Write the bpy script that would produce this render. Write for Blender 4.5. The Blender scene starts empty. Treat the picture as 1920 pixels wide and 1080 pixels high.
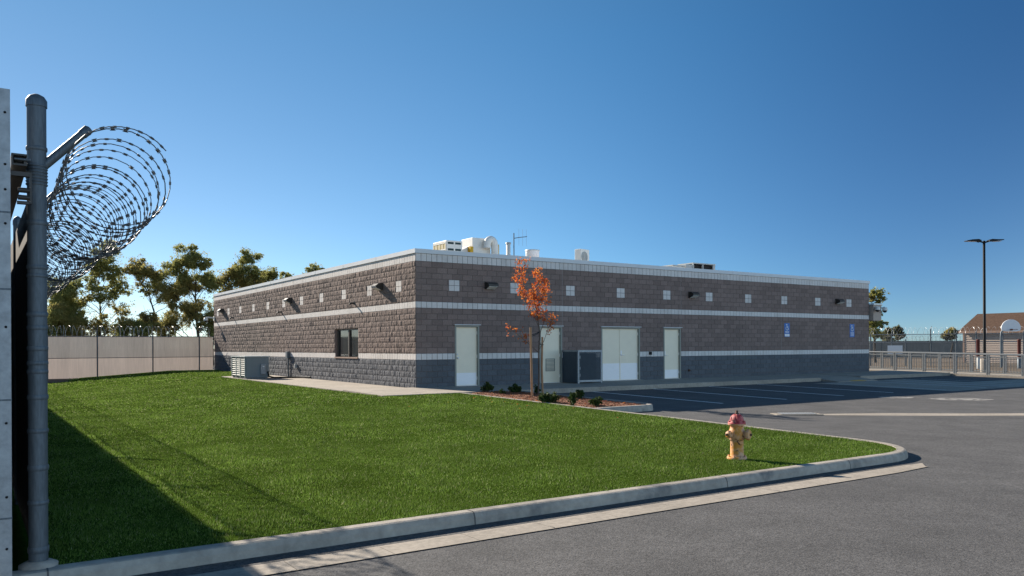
import bpy, bmesh, math, random
import numpy as np
from mathutils import Vector, Matrix, noise as mnoise

# ------------------------------------------------------------------ camera, sky, sun, exposure
S = bpy.context.scene
COL = S.collection
cam_d = bpy.data.cameras.new('camera')
cam = bpy.data.objects.new('camera', cam_d); COL.objects.link(cam)
cam.location = (0, 0, 1.7)
cam.rotation_euler = (math.radians(90), math.radians(0.264), 0)
cam_d.sensor_width = 36.0
cam_d.lens = 1507 / 1920 * 36
cam_d.shift_y = 110.3 / 1920
cam_d.clip_start = 0.05; cam_d.clip_end = 6000
S.camera = cam

TRAVEL = Vector((1.477, -1.357, -1.0)).normalized()      # direction the sunlight travels
SUN_EL = math.asin(-TRAVEL.z)
SUN_AZ = math.atan2(-TRAVEL.x, -TRAVEL.y)                 # clockwise from +Y
world = bpy.data.worlds.new('World'); S.world = world; world.use_nodes = True
wn = world.node_tree
sky = wn.nodes.new('ShaderNodeTexSky'); sky.sky_type = 'NISHITA'; sky.sun_disc = False
sky.sun_elevation = SUN_EL; sky.sun_rotation = SUN_AZ
sky.altitude = 2600; sky.air_density = 0.75; sky.dust_density = 0.12; sky.ozone_density = 6.0
bg = wn.nodes['Background']; bg.inputs['Strength'].default_value = 0.10
# clear polarised autumn sky: darkest a right angle away from the sun, paler towards it; unseen sky opposite is boosted and warmed as added shade fill
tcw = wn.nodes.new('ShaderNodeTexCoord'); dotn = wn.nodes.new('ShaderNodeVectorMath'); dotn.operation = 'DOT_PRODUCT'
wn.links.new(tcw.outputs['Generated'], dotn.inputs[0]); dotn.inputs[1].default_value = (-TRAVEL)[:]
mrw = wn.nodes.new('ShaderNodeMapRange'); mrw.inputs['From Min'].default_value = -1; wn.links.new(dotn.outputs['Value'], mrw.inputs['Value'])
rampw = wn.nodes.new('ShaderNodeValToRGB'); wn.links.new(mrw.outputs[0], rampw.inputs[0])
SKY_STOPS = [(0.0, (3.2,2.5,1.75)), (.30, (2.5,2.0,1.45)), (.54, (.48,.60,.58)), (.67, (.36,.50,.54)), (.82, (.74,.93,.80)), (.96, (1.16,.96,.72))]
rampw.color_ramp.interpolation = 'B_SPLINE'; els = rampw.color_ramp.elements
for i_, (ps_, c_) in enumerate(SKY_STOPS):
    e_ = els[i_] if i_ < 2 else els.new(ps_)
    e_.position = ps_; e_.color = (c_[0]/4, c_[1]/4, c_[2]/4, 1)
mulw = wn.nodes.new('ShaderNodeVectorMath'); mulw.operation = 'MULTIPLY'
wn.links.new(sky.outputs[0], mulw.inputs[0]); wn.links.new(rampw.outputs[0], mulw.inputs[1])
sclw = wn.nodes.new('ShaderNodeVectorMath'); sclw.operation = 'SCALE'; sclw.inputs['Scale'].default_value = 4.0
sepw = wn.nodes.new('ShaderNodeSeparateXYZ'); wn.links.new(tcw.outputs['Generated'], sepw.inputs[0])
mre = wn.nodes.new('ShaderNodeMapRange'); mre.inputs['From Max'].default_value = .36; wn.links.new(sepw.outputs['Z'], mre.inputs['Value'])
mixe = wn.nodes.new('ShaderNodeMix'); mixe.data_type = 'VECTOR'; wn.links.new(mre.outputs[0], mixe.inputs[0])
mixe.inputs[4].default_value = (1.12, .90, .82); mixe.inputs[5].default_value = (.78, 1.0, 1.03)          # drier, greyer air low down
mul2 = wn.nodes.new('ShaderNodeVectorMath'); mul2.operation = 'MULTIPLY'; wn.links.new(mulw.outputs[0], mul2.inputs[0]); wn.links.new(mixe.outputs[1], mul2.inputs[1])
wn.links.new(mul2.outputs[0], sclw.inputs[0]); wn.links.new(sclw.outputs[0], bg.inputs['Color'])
sun_d = bpy.data.lights.new('sun', 'SUN'); sun_d.energy = 5.0; sun_d.angle = math.radians(0.5)
sun_d.color = (1.0, 0.91, 0.79)
sun = bpy.data.objects.new('sun', sun_d); COL.objects.link(sun)
sun.rotation_euler = TRAVEL.to_track_quat('-Z', 'Y').to_euler(); sun.location = (-40, 40, 40)
S.view_settings.view_transform = 'Standard'; S.view_settings.look = 'None'
S.view_settings.gamma = 1.0; S.view_settings.exposure = 0.95

# ------------------------------------------------------------------ site frame
TH = math.atan2(0.5575, 0.8302)
BX = Vector((math.cos(TH), math.sin(TH), 0))              # along the long shaded wall
AX = Vector((math.sin(TH), -math.cos(TH), 0))             # out of that wall, towards the parking
CX = Vector((-3.13, 26.2, 0))                             # near corner of the block building
def W(s, d, z=0.0): return CX + BX * s + AX * d + Vector((0, 0, z))
def sd(P):
    r = Vector((P[0], P[1], 0)) - CX
    return r.dot(BX), r.dot(AX)
def clamp(x, a, b): return max(a, min(b, x))
def asph_z(s, d):
    return clamp(0.0143 * (16 - d), 0.035, 0.23)
def zR(d):
    if d >= 16: return 0.15
    if d >= 2.7: return 0.15 + 0.0143 * (16 - d)
    return 0.34 + (2.7 - d) / 29 * 0.07
def lawn_z(s, d):
    zl = 0.15 - 0.28 * clamp((16 - d) / 42, 0, 1)
    u = clamp((s + 11.6) / 9.2, 0, 1) ** 1.2
    return zl + (zR(d) - zl) * u

# ------------------------------------------------------------------ object helpers
class MB:
    """collects faces and links them as one mesh object"""
    def __init__(self): self.v = []; self.f = []; self.mi = []; self.sm = []
    def add(self, vs, fs, mi=0, smooth=False):
        o = len(self.v); self.v.extend([tuple(p) for p in vs])
        for f in fs: self.f.append(tuple(i + o for i in f)); self.mi.append(mi); self.sm.append(smooth)
    def quad(self, a, b, c, d, mi=0): self.add([a, b, c, d], [(0, 1, 2, 3)], mi)
    def box(self, x0, x1, y0, y1, z0, z1, mi=0, bev=0.0):
        if bev <= 0:
            self.add([(x0,y0,z0),(x1,y0,z0),(x1,y1,z0),(x0,y1,z0),(x0,y0,z1),(x1,y0,z1),(x1,y1,z1),(x0,y1,z1)],
                     [(3,2,1,0),(4,5,6,7),(0,1,5,4),(1,2,6,5),(2,3,7,6),(3,0,4,7)], mi); return
        bm = bmesh.new()
        m = Matrix.Translation(((x0+x1)/2,(y0+y1)/2,(z0+z1)/2)) @ Matrix.Diagonal((x1-x0,y1-y0,z1-z0,1))
        bmesh.ops.create_cube(bm, size=1, matrix=m)
        bmesh.ops.bevel(bm, geom=bm.edges[:], offset=bev, segments=2, affect='EDGES', profile=.6)
        bm.verts.index_update()
        self.add([v.co[:] for v in bm.verts], [[v.index for v in f.verts] for f in bm.faces], mi); bm.free()
    def obox(self, p, ux, uy, uz, mi=0):
        """box from a corner p and three edge vectors"""
        p, ux, uy, uz = map(Vector, (p, ux, uy, uz))
        vs = [p, p+ux, p+ux+uy, p+uy, p+uz, p+ux+uz, p+ux+uy+uz, p+uy+uz]
        self.add(vs, [(3,2,1,0),(4,5,6,7),(0,1,5,4),(1,2,6,5),(2,3,7,6),(3,0,4,7)], mi)
    def tube(self, pts, r, n=10, mi=0, caps=True, smooth=True, closed=False):
        pts = [Vector(p) for p in pts]; N = len(pts)
        rs = r if isinstance(r, (list, tuple)) else [r] * N
        rings = []; prev = None
        for i, p in enumerate(pts):
            if closed: t = pts[(i+1) % N] - pts[i-1]
            else: t = pts[min(i+1, N-1)] - pts[max(i-1, 0)]
            if t.length < 1e-9: t = Vector((0,0,1))
            t.normalize()
            if prev is None:
                u = t.orthogonal().normalized()
            else:
                u = prev - t * prev.dot(t)
                u = u.normalized() if u.length > 1e-6 else t.orthogonal().normalized()
            prev = u; w = t.cross(u)
            rings.append([p + (u*math.cos(2*math.pi*k/n) + w*math.sin(2*math.pi*k/n)) * rs[i] for k in range(n)])
        vs = [q for rg in rings for q in rg]; fs = []
        for i in range(N if closed else N-1):
            j = (i+1) % N
            for k in range(n):
                k2 = (k+1) % n
                fs.append((i*n+k, i*n+k2, j*n+k2, j*n+k))
        self.add(vs, fs, mi, smooth)
        if caps and not closed:
            self.add(rings[0][::-1], [tuple(range(n))], mi); self.add(rings[-1], [tuple(range(n))], mi)
    def lathe(self, prof, n=24, mi=0, M=None, smooth=True):
        """prof: (radius, height) pairs round local Z"""
        M = M or Matrix.Identity(4); vs = []; fs = []
        for r, z in prof:
            for k in range(n):
                a = 2*math.pi*k/n; vs.append(M @ Vector((r*math.cos(a), r*math.sin(a), z)))
        for i in range(len(prof)-1):
            for k in range(n):
                k2 = (k+1) % n; fs.append((i*n+k, i*n+k2, (i+1)*n+k2, (i+1)*n+k))
        self.add(vs, fs, mi, smooth)
        if prof[0][0] > 1e-4: self.add(vs[:n][::-1], [tuple(range(n))], mi)
        if prof[-1][0] > 1e-4: self.add(vs[-n:], [tuple(range(n))], mi)
    def prism(self, poly, axis_o, ux, uy, dep, mi=0):
        """2-D polygon placed at axis_o with axes ux, uy and extruded by vector dep"""
        axis_o, ux, uy, dep = map(Vector, (axis_o, ux, uy, dep)); n = len(poly)
        a = [axis_o + ux*p[0] + uy*p[1] for p in poly]; b = [q + dep for q in a]
        self.add(a + b, [tuple(range(n))[::-1], tuple(range(n, 2*n))] + [(i, (i+1) % n, n+(i+1) % n, n+i) for i in range(n)], mi)
    def build(self, name, mats, parent=None):
        me = bpy.data.meshes.new(name)
        me.from_pydata(self.v, [], self.f)
        if not isinstance(mats, (list, tuple)): mats = [mats]
        for m in mats: me.materials.append(m)
        me.polygons.foreach_set('material_index', self.mi)
        me.polygons.foreach_set('use_smooth', self.sm)
        me.update()
        o = bpy.data.objects.new(name, me); COL.objects.link(o)
        if parent: o.parent = parent
        return o
def tag(o, label, cat, group=None):
    o['label'] = label; o['category'] = cat
    if group: o['group'] = group
    return o
def thing(name, label, cat, loc=(0,0,0), rz=0.0, group=None):
    o = bpy.data.objects.new(name, None); COL.objects.link(o)
    o.location = loc; o.rotation_euler = (0, 0, rz); o.empty_display_size = .2
    return tag(o, label, cat, group)
def struct(o): o['kind'] = 'structure'; return o
def stuff(o): o['kind'] = 'stuff'; return o
def copy_tree(o, parent=None):
    kids = list(o.children)
    c = o.copy(); COL.objects.link(c)
    if parent: c.parent = parent
    for k in kids: copy_tree(k, c)
    return c
def np_mesh(name, V, F, mats, parent=None, mi=None, smooth=False):
    V = np.asarray(V, dtype=np.float32); F = np.asarray(F, dtype=np.int32)
    me = bpy.data.meshes.new(name); k = F.shape[1]
    me.vertices.add(len(V)); me.vertices.foreach_set('co', V.ravel())
    me.loops.add(F.size); me.loops.foreach_set('vertex_index', F.ravel())
    me.polygons.add(len(F)); me.polygons.foreach_set('loop_start', np.arange(0, F.size, k, dtype=np.int32))
    for m in (mats if isinstance(mats, (list, tuple)) else [mats]): me.materials.append(m)
    if mi is not None: me.polygons.foreach_set('material_index', np.asarray(mi, dtype=np.int32))
    me.polygons.foreach_set('use_smooth', np.full(len(F), smooth))
    me.update(calc_edges=True)
    o = bpy.data.objects.new(name, me); COL.objects.link(o)
    if parent: o.parent = parent
    return o

# ------------------------------------------------------------------ materials
def pm(name, col, var=.12, scale=6., rough=.8, metal=0., bump=0., bscale=60., island=0., coord='Object', big=0., bigscale=.5,
       spec=.4, stretch=None, stain=None, stain_scale=2., stain_lo=.55, stain_hi=.7, chip=None, chip_scale=20., chip_lo=.66):
    m = bpy.data.materials.new(name); m.use_nodes = True
    nt = m.node_tree; N = nt.nodes; L = nt.links; b = N['Principled BSDF']
    b.inputs['Roughness'].default_value = rough; b.inputs['Metallic'].default_value = metal
    b.inputs['Specular IOR Level'].default_value = spec
    tc = N.new('ShaderNodeTexCoord'); src = tc.outputs[coord]
    if stretch:
        mp = N.new('ShaderNodeMapping'); mp.inputs['Scale'].default_value = stretch; L.new(src, mp.inputs['Vector']); src = mp.outputs[0]
    def noise(sc, det=5.):
        n = N.new('ShaderNodeTexNoise'); n.inputs['Scale'].default_value = sc; n.inputs['Detail'].default_value = det
        n.inputs['Roughness'].default_value = .6; L.new(src, n.inputs['Vector']); return n.outputs['Fac']
    def mr(fac, lo, hi, f0=.3, f1=.7):
        r = N.new('ShaderNodeMapRange'); r.inputs['From Min'].default_value = f0; r.inputs['From Max'].default_value = f1
        r.inputs['To Min'].default_value = lo; r.inputs['To Max'].default_value = hi; L.new(fac, r.inputs['Value']); return r.outputs[0]
    val = mr(noise(scale), 1-var, 1+var)
    def mul(a, c):
        q = N.new('ShaderNodeMath'); q.operation = 'MULTIPLY'; L.new(a, q.inputs[0]); L.new(c, q.inputs[1]); return q.outputs[0]
    if big: val = mul(val, mr(noise(bigscale, 3.), 1-big, 1+big))
    if island:
        g = N.new('ShaderNodeNewGeometry'); val = mul(val, mr(g.outputs['Random Per Island'], 1-island, 1+island, 0, 1))
    mx = N.new('ShaderNodeVectorMath'); mx.operation = 'SCALE'; mx.inputs[0].default_value = col
    L.new(val, mx.inputs['Scale']); out = mx.outputs[0]
    if stain:
        st = N.new('ShaderNodeMix'); st.data_type = 'RGBA'; L.new(out, st.inputs[6]); st.inputs[7].default_value = (*stain, 1)
        L.new(mr(noise(stain_scale, 6.), 0, 1, stain_lo, stain_hi), st.inputs[0]); out = st.outputs[2]
    if chip:
        st = N.new('ShaderNodeMix'); st.data_type = 'RGBA'; L.new(out, st.inputs[6]); st.inputs[7].default_value = (*chip, 1)
        L.new(mr(noise(chip_scale, 8.), 0, 1, chip_lo, chip_lo+.02), st.inputs[0]); out = st.outputs[2]
    L.new(out, b.inputs['Base Color'])
    if bump:
        bp = N.new('ShaderNodeBump'); bp.inputs['Strength'].default_value = bump; bp.inputs['Distance'].default_value = .01
        L.new(noise(bscale, 4.), bp.inputs['Height']); L.new(bp.outputs[0], b.inputs['Normal'])
    return m
def leafmat(name, col, col2, trans=.35, rough=.6, spec=.2, patch=0., dry=None):
    m = bpy.data.materials.new(name); m.use_nodes = True
    nt = m.node_tree; N = nt.nodes; L = nt.links; b = N['Principled BSDF']
    g = N.new('ShaderNodeNewGeometry'); mx = N.new('ShaderNodeMix'); mx.data_type = 'RGBA'
    L.new(g.outputs['Random Per Island'], mx.inputs[0]); mx.inputs[6].default_value = (*col, 1); mx.inputs[7].default_value = (*col2, 1)
    out = mx.outputs[2]
    if dry:                                                  # some straw coloured blades
        c = N.new('ShaderNodeMath'); c.operation = 'MULTIPLY'; c.inputs[1].default_value = 37.7; L.new(g.outputs['Random Per Island'], c.inputs[0])
        f = N.new('ShaderNodeMath'); f.operation = 'FRACT'; L.new(c.outputs[0], f.inputs[0])
        gt = N.new('ShaderNodeMath'); gt.operation = 'GREATER_THAN'; gt.inputs[1].default_value = .93; L.new(f.outputs[0], gt.inputs[0])
        md = N.new('ShaderNodeMix'); md.data_type = 'RGBA'; L.new(gt.outputs[0], md.inputs[0]); L.new(out, md.inputs[6]); md.inputs[7].default_value = (*dry, 1); out = md.outputs[2]
    if patch:
        tc = N.new('ShaderNodeTexCoord'); acc = None
        for sc in (.35, 1.4, 5.):
            n = N.new('ShaderNodeTexNoise'); n.inputs['Scale'].default_value = sc; n.inputs['Detail'].default_value = 3; L.new(tc.outputs['Object'], n.inputs['Vector'])
            r = N.new('ShaderNodeMapRange'); r.inputs['From Min'].default_value = .3; r.inputs['From Max'].default_value = .7
            r.inputs['To Min'].default_value = 1-patch; r.inputs['To Max'].default_value = 1+patch; L.new(n.outputs['Fac'], r.inputs['Value'])
            if acc is None: acc = r.outputs[0]
            else:
                q = N.new('ShaderNodeMath'); q.operation = 'MULTIPLY'; L.new(acc, q.inputs[0]); L.new(r.outputs[0], q.inputs[1]); acc = q.outputs[0]
        v = N.new('ShaderNodeVectorMath'); v.operation = 'SCALE'; L.new(out, v.inputs[0]); L.new(acc, v.inputs['Scale']); out = v.outputs[0]
    L.new(out, b.inputs['Base Color']); b.inputs['Roughness'].default_value = rough
    b.inputs['Specular IOR Level'].default_value = spec
    t = N.new('ShaderNodeBsdfTranslucent'); L.new(out, t.inputs['Color'])
    ms = N.new('ShaderNodeMixShader'); ms.inputs[0].default_value = trans
    L.new(b.outputs[0], ms.inputs[1]); L.new(t.outputs[0], ms.inputs[2]); L.new(ms.outputs[0], N['Material Output'].inputs['Surface'])
    return m

M = {}
M['asphalt'] = pm('asphalt', (.090,.086,.083), chip=(.048,.046,.045), chip_scale=2.3, chip_lo=.715, var=.55, scale=42, rough=.9, bump=.9, bscale=55, big=.20, bigscale=1.3, coord='Object',
                  stain=(.055,.052,.050), stain_scale=.33, stain_lo=.52, stain_hi=.9)
M['concrete'] = pm('concrete', (.34,.295,.24), var=.2, scale=18, rough=.9, bump=.3, bscale=70, big=.13, bigscale=.8, stain=(.22,.19,.16), stain_scale=1.7, stain_lo=.56, stain_hi=.8)
M['kerb'] = pm('kerb_concrete', (.36,.32,.27), var=.2, scale=9, rough=.9, bump=.4, bscale=60, big=.15, bigscale=.7, stain=(.17,.16,.15), stain_scale=1.6, stain_lo=.56, stain_hi=.68)
M['joint'] = pm('joint', (.12,.11,.10), rough=.95)
M['paint'] = pm('white_road_paint', (.80,.80,.78), var=.25, scale=30, rough=.8, stain=(.2,.2,.2), stain_scale=9, stain_lo=.58, stain_hi=.72)
M['paint_worn'] = pm('worn_road_paint', (.34,.32,.29), var=.3, scale=20, rough=.85, stain=(.095,.09,.087), stain_scale=5, stain_lo=.44, stain_hi=.60)
M['ground'] = pm('dry_ground', (.17,.13,.085), var=.3, scale=3, rough=1, bump=.4, bscale=8, big=.25, bigscale=.08)
M['dirt'] = pm('dry_grass_dirt', (.115,.082,.050), var=.35, scale=2.5, rough=1, bump=.5, bscale=8, big=.3, bigscale=.15, stretch=(.5,2.,1.))
M['turf'] = pm('turf', (.035,.060,.008), spec=0, var=.3, scale=18, rough=.95, bump=.5, bscale=50, big=.2, bigscale=.5)
M['mulch'] = pm('bark_mulch', (.19,.075,.035), var=.6, scale=28, rough=.95, bump=1, bscale=45, island=.5)
M['brown'] = pm('brown_split_block', (.205,.148,.124), var=.16, big=.10, bigscale=.7, scale=22, rough=.95, bump=.7, bscale=45, island=.10)
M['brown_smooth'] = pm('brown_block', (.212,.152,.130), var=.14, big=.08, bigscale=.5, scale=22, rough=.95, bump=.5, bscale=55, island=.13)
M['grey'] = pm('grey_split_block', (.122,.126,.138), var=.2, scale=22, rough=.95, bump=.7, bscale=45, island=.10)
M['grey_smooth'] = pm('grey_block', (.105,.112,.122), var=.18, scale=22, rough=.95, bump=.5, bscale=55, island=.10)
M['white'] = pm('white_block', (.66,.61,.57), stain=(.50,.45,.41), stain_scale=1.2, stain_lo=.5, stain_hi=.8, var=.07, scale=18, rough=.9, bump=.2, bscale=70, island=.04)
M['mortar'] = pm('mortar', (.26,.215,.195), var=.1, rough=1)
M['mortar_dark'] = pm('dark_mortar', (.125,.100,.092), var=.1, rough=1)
M['coping'] = pm('coping_metal', (.62,.62,.62), var=.04, scale=2, rough=.45, metal=0, spec=.5)
M['roof'] = pm('roof_membrane', (.55,.55,.53), rough=.9)
M['door'] = pm('cream_door_paint', (.86,.745,.56), var=.03, scale=3, rough=.5)
M['dframe'] = pm('door_frame_paint', (.26,.26,.22), var=.05, rough=.55)
M['steel'] = pm('brushed_steel', (.84,.81,.80), var=.04, scale=5, rough=.45, metal=.1, stretch=(1,1,20))
M['galv'] = pm('galvanised_steel', (.29,.31,.325), var=.2, scale=16, rough=.5, metal=.4, bump=.1, bscale=60)
M['galv_dark'] = pm('weathered_galvanised_steel', (.105,.125,.142), var=.22, scale=12, rough=.55, metal=.5, stretch=(6,6,1))
M['wire'] = pm('razor_wire_steel', (.10,.095,.09), var=.4, scale=10, rough=.5, metal=.4)
M['slat_dark'] = pm('brown_slats', (.045,.034,.026), var=.3, scale=9, rough=.8, stretch=(1,1,.2))
M['slat_low'] = pm('pale_beige_slats', (.62,.50,.42), var=.08, scale=5, rough=.8, stretch=(4,4,.25), big=.06, bigscale=.7)
M['slat'] = pm('beige_slats', (.52,.435,.365), var=.10, scale=5, rough=.8, stretch=(4,4,.25), big=.08, bigscale=.7)
M['black'] = pm('black_metal', (.010,.010,.011), var=.1, spec=.2, rough=.6)
M['bronze'] = pm('bronze_metal', (.035,.03,.026), rough=.45)
M['lens'] = pm('lamp_lens', (.62,.60,.55), rough=.25)
M['glass'] = pm('dark_window_glass', (.012,.02,.022), var=.05, rough=.05, spec=.9)
M['wframe'] = pm('window_frame_bronze', (.10,.085,.07), rough=.5)
M['cabinet'] = pm('unit_cabinet_paint', (.21,.235,.24), var=.06, rough=.5)
M['acgrey'] = pm('grey_unit_paint', (.40,.42,.41), var=.05, rough=.5)
M['acdark'] = pm('dark_coil', (.02,.045,.045), rough=.7)
M['offwhite'] = pm('white_unit_paint', (.74,.72,.66), var=.04, rough=.5)
M['louvre'] = pm('louvre_paint', (.52,.54,.50), var=.05, rough=.5)
M['coil_bright'] = pm('new_razor_wire', (.50,.50,.50), var=.2, rough=.4, metal=.4)
M['rail_steel'] = pm('railing_steel', (.20,.215,.225), var=.2, scale=16, rough=.55, metal=.3)
M['yellow'] = pm('yellow_insulation', (.62,.36,.02), var=.12, rough=.7)
M['tan'] = pm('tan_grille', (.45,.36,.16), var=.1, rough=.6)
M['hyd_yellow'] = pm('worn_yellow_paint', (.62,.26,.04), var=.14, scale=14, rough=.65, stain=(.64,.37,.22), stain_scale=7, stain_lo=.42, stain_hi=.55, chip=(.10,.05,.03), chip_scale=16, chip_lo=.605, bump=.25, bscale=40)
M['hyd_red'] = pm('faded_red_paint', (.42,.045,.05), var=.12, scale=18, rough=.6, stain=(.62,.24,.22), stain_scale=10, stain_lo=.5, stain_hi=.7, chip=(.13,.05,.04), chip_scale=18, chip_lo=.63)
M['rust'] = pm('rusty_iron', (.11,.06,.04), var=.3, scale=30, rough=.9)
M['wood'] = pm('stake_wood', (.38,.21,.11), var=.2, scale=14, rough=.85, stretch=(3,3,.3))
M['bark'] = pm('bark', (.12,.085,.065), var=.3, scale=8, rough=.95, bump=.4, bscale=20)
M['bark_far'] = pm('bark_of_far_trees', (.050,.036,.026), var=.3, scale=3, rough=.95)
M['mesh_dark'] = pm('dark_screen_panel', (.055,.072,.088), var=.1, rough=.6)
M['blue'] = pm('sign_blue', (.006,.125,.42), var=.05, rough=.4)
M['sign_white'] = pm('sign_white', (.75,.75,.75), var=.02, rough=.5)
M['shingle'] = pm('brown_shingles', (.098,.062,.044), var=.35, scale=5, rough=.95, spec=.1, stretch=(1,1,5), bump=.4, bscale=10)
M['siding'] = pm('pinkish_siding', (.43,.345,.285), var=.05, rough=.8)
M['trim'] = pm('brown_trim', (.30,.20,.15), rough=.8)
M['board'] = pm('white_backboard', (.72,.73,.74), var=.03, rough=.5)
M['red_post'] = pm('dark_red_paint', (.10,.025,.02), rough=.7)
M['far_slat'] = pm('grey_slats', (.17,.155,.14), var=.12, scale=1.5, rough=.9, stretch=(3,3,.4))
M['dome'] = pm('smoked_dome', (.02,.02,.022), rough=.15, spec=.7)
def see_through(m, amount):
    nt = m.node_tree; N = nt.nodes; L = nt.links; b = N['Principled BSDF']
    t = N.new('ShaderNodeBsdfTranslucent'); L.new(b.inputs['Base Color'].links[0].from_socket, t.inputs['Color'])
    ms = N.new('ShaderNodeMixShader'); ms.inputs[0].default_value = amount
    L.new(b.outputs[0], ms.inputs[1]); L.new(t.outputs[0], ms.inputs[2]); L.new(ms.outputs[0], N['Material Output'].inputs['Surface'])
see_through(M['slat'], .11); see_through(M['slat_low'], .15)                # thin plastic privacy slats glow a little with the sun behind them
M['tactile'] = pm('tactile_yellow', (.50,.33,.08), var=.1, rough=.8)
M['grass'] = leafmat('grass_blades', (.082,.148,.018), (.185,.265,.054), trans=.38, rough=.8, spec=.12, patch=.15, dry=(.30,.32,.15))
M['leaf_green'] = leafmat('olive_leaves', (.23,.24,.075), (.38,.36,.12), trans=.62)
M['leaf_gold'] = leafmat('golden_leaves', (.38,.30,.10), (.26,.25,.085), trans=.6)
M['leaf_red'] = leafmat('autumn_leaves', (.52,.085,.035), (.72,.27,.05), trans=.5)
M['leaf_shrub'] = leafmat('shrub_leaves', (.028,.055,.012), (.075,.105,.025), trans=.25)
M['leaf_hazy'] = leafmat('dull_far_leaves', (.13,.145,.085), (.20,.19,.10), trans=.5)

# ------------------------------------------------------------------ ground, road, kerbs, pavements
mb = MB()
mb.add([(-1500,-300,-.5),(1500,-300,-.5),(1500,3000,-.5),(-1500,3000,-.5)], [(0,1,2,3)])
struct(mb.build('ground', M['ground']))

def sheet(name, s0, s1, d0, d1, zf, m, ns=2, nd=2, hole=None):
    b = MB(); vs = []; fs = []
    for i in range(ns+1):
        for j in range(nd+1):
            s = s0+(s1-s0)*i/ns; d = d0+(d1-d0)*j/nd; vs.append(W(s, d, zf(s, d)))
    for i in range(ns):
        for j in range(nd):
            k = i*(nd+1)+j; fs.append((k, k+1, k+nd+2, k+nd+1))
    b.add(vs, fs, 0, True)
    o = b.build(name, m)
    me = o.data
    if me.polygons[0].normal.z < 0: me.flip_normals()
    return o
# asphalt: street in front plus car park beside the lawn
b = MB()
def grid_into(b, ss, ds, zf):
    vs = [W(s, d, zf(s, d)) for s in ss for d in ds]; nd = len(ds); fs = []
    for i in range(len(ss)-1):
        for j in range(nd-1):
            k = i*nd+j; fs.append((k, k+1, k+nd+1, k+nd))
    b.add(vs, [f[::-1] for f in fs], 0, True)
ds = [0,1.5,2.7,4,6,8,10,12,14,16,17.0]
grid_into(b, [0,4,8,12,16,20,24,27.95], ds, asph_z)
grid_into(b, [-2,0], [12,14,16,17.0], asph_z)
grid_into(b, [-60,-30,-14,-2,0,4,8,12,16,20,24,27.95], [17.0,20,24,30,40,60], asph_z)
grid_into(b, [27.95,40,60,90], [9.5,12,14,16,17.0,20,24,30,40,60], asph_z)
ro = b.build('asphalt_road', M['asphalt'])
if ro.data.polygons[0].normal.z < 0: ro.data.flip_normals()
struct(ro)

# yard of dry grass beyond the railings
b = MB(); b.add([W(-30,-27,.02),W(28.2,-27,.2),W(28.2,9.45,.12),W(120,9.45,.12),W(120,-160,.1),W(-30,-160,.02)], [(0,1,2,3),(0,3,4,5)])
yo = b.build('dry_yard', M['dirt'])
if yo.data.polygons[0].normal.z < 0: yo.data.flip_normals()
struct(yo)

# lawn kerb (front run, rounded corner, side run)
FS, FD, RAD, KW = .20, 17.05, 1.35, .16
def kerb_path(off):
    """outer line of the lawn kerb moved inwards by off"""
    P = []; r = RAD - off
    for i in range(61): P.append((-22 + (22+FS-RAD)*i/60, FD-off))
    for i in range(1, 13):
        a = math.pi/2 * i/12; P.append((FS-RAD + r*math.sin(a), FD-RAD + r*math.cos(a)))
    for i in range(1, 31): P.append((FS-off, FD-RAD - (FD-RAD-2.78)*i/30))
    return P
prof = [(0.0,-.02),(.012,.10),(.035,.142),(.06,.15),(KW,.15),(KW,-.05)]      # inset from the face, height over the asphalt
b = MB(); lines = [kerb_path(o_) for o_, _ in prof]; vs = []; n = len(lines[0])
for k, (o_, h) in enumerate(prof):
    for (s, d) in lines[k]:
        base = zR(clamp(d, 2.7, 17)) - .15
        vs.append(W(s, d, base + h))
fs = [(k*n+i, k*n+i+1, (k+1)*n+i+1, (k+1)*n+i) for k in range(len(prof)-1) for i in range(n-1)]
b.add(vs, fs)
# contraction joints: dark thin slots proud of the face
def kerb_joint(i):
    a = [Vector(vs[k*n+i]) for k in range(5)]; t = (Vector(vs[i+1]) - Vector(vs[i])).normalized()*.006
    out = (Vector(vs[i]) - Vector(vs[4*n+i])); out.z = 0; out = out.normalized()*.003 + Vector((0,0,.003))
    for k in range(4): b.quad(a[k]-t+out, a[k]+t+out, a[k+1]+t+out, a[k+1]-t+out, 1)
for i in (20, 30, 40, 50, 57, 66, 72, 79, 87, 95): kerb_joint(i)
struct(b.build('lawn_kerb', [M['kerb'], M['joint']]))
# front gutter
b = MB()
ss = [-22 + .8*i for i in range(int(20.9/.8)+1)] + [-1.25, -.95]
for i in range(len(ss)-1):
    e0 = 17.62 if ss[i] < -1.25 else 17.56; e1 = 17.62 if ss[i+1] < -1.25 else (17.56 if ss[i+1] < -1 else 17.25)
    b.quad(W(ss[i]+.002,17.04,.004), W(ss[i+1]-.002,17.04,.004), W(ss[i+1]-.002,17.32,.040), W(ss[i]+.002,17.32,.040)) if e1 > 17.3 else None
    b.quad(W(ss[i]+.002,17.32,.040), W(ss[i+1]-.002,17.32,.040), W(ss[i+1]-.002,max(e1,17.34),.043), W(ss[i]+.002,e0,.043))
    if i % 4 == 2: b.quad(W(ss[i]-.006,17.06,.0095), W(ss[i]+.006,17.06,.0095), W(ss[i]+.016,17.60,.0465), W(ss[i]+.004,17.60,.0465), 1)
go = b.build('gutter', [M['concrete'], M['joint']])
if go.data.polygons[0].normal.z < 0: go.data.flip_normals()
struct(go)
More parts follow.
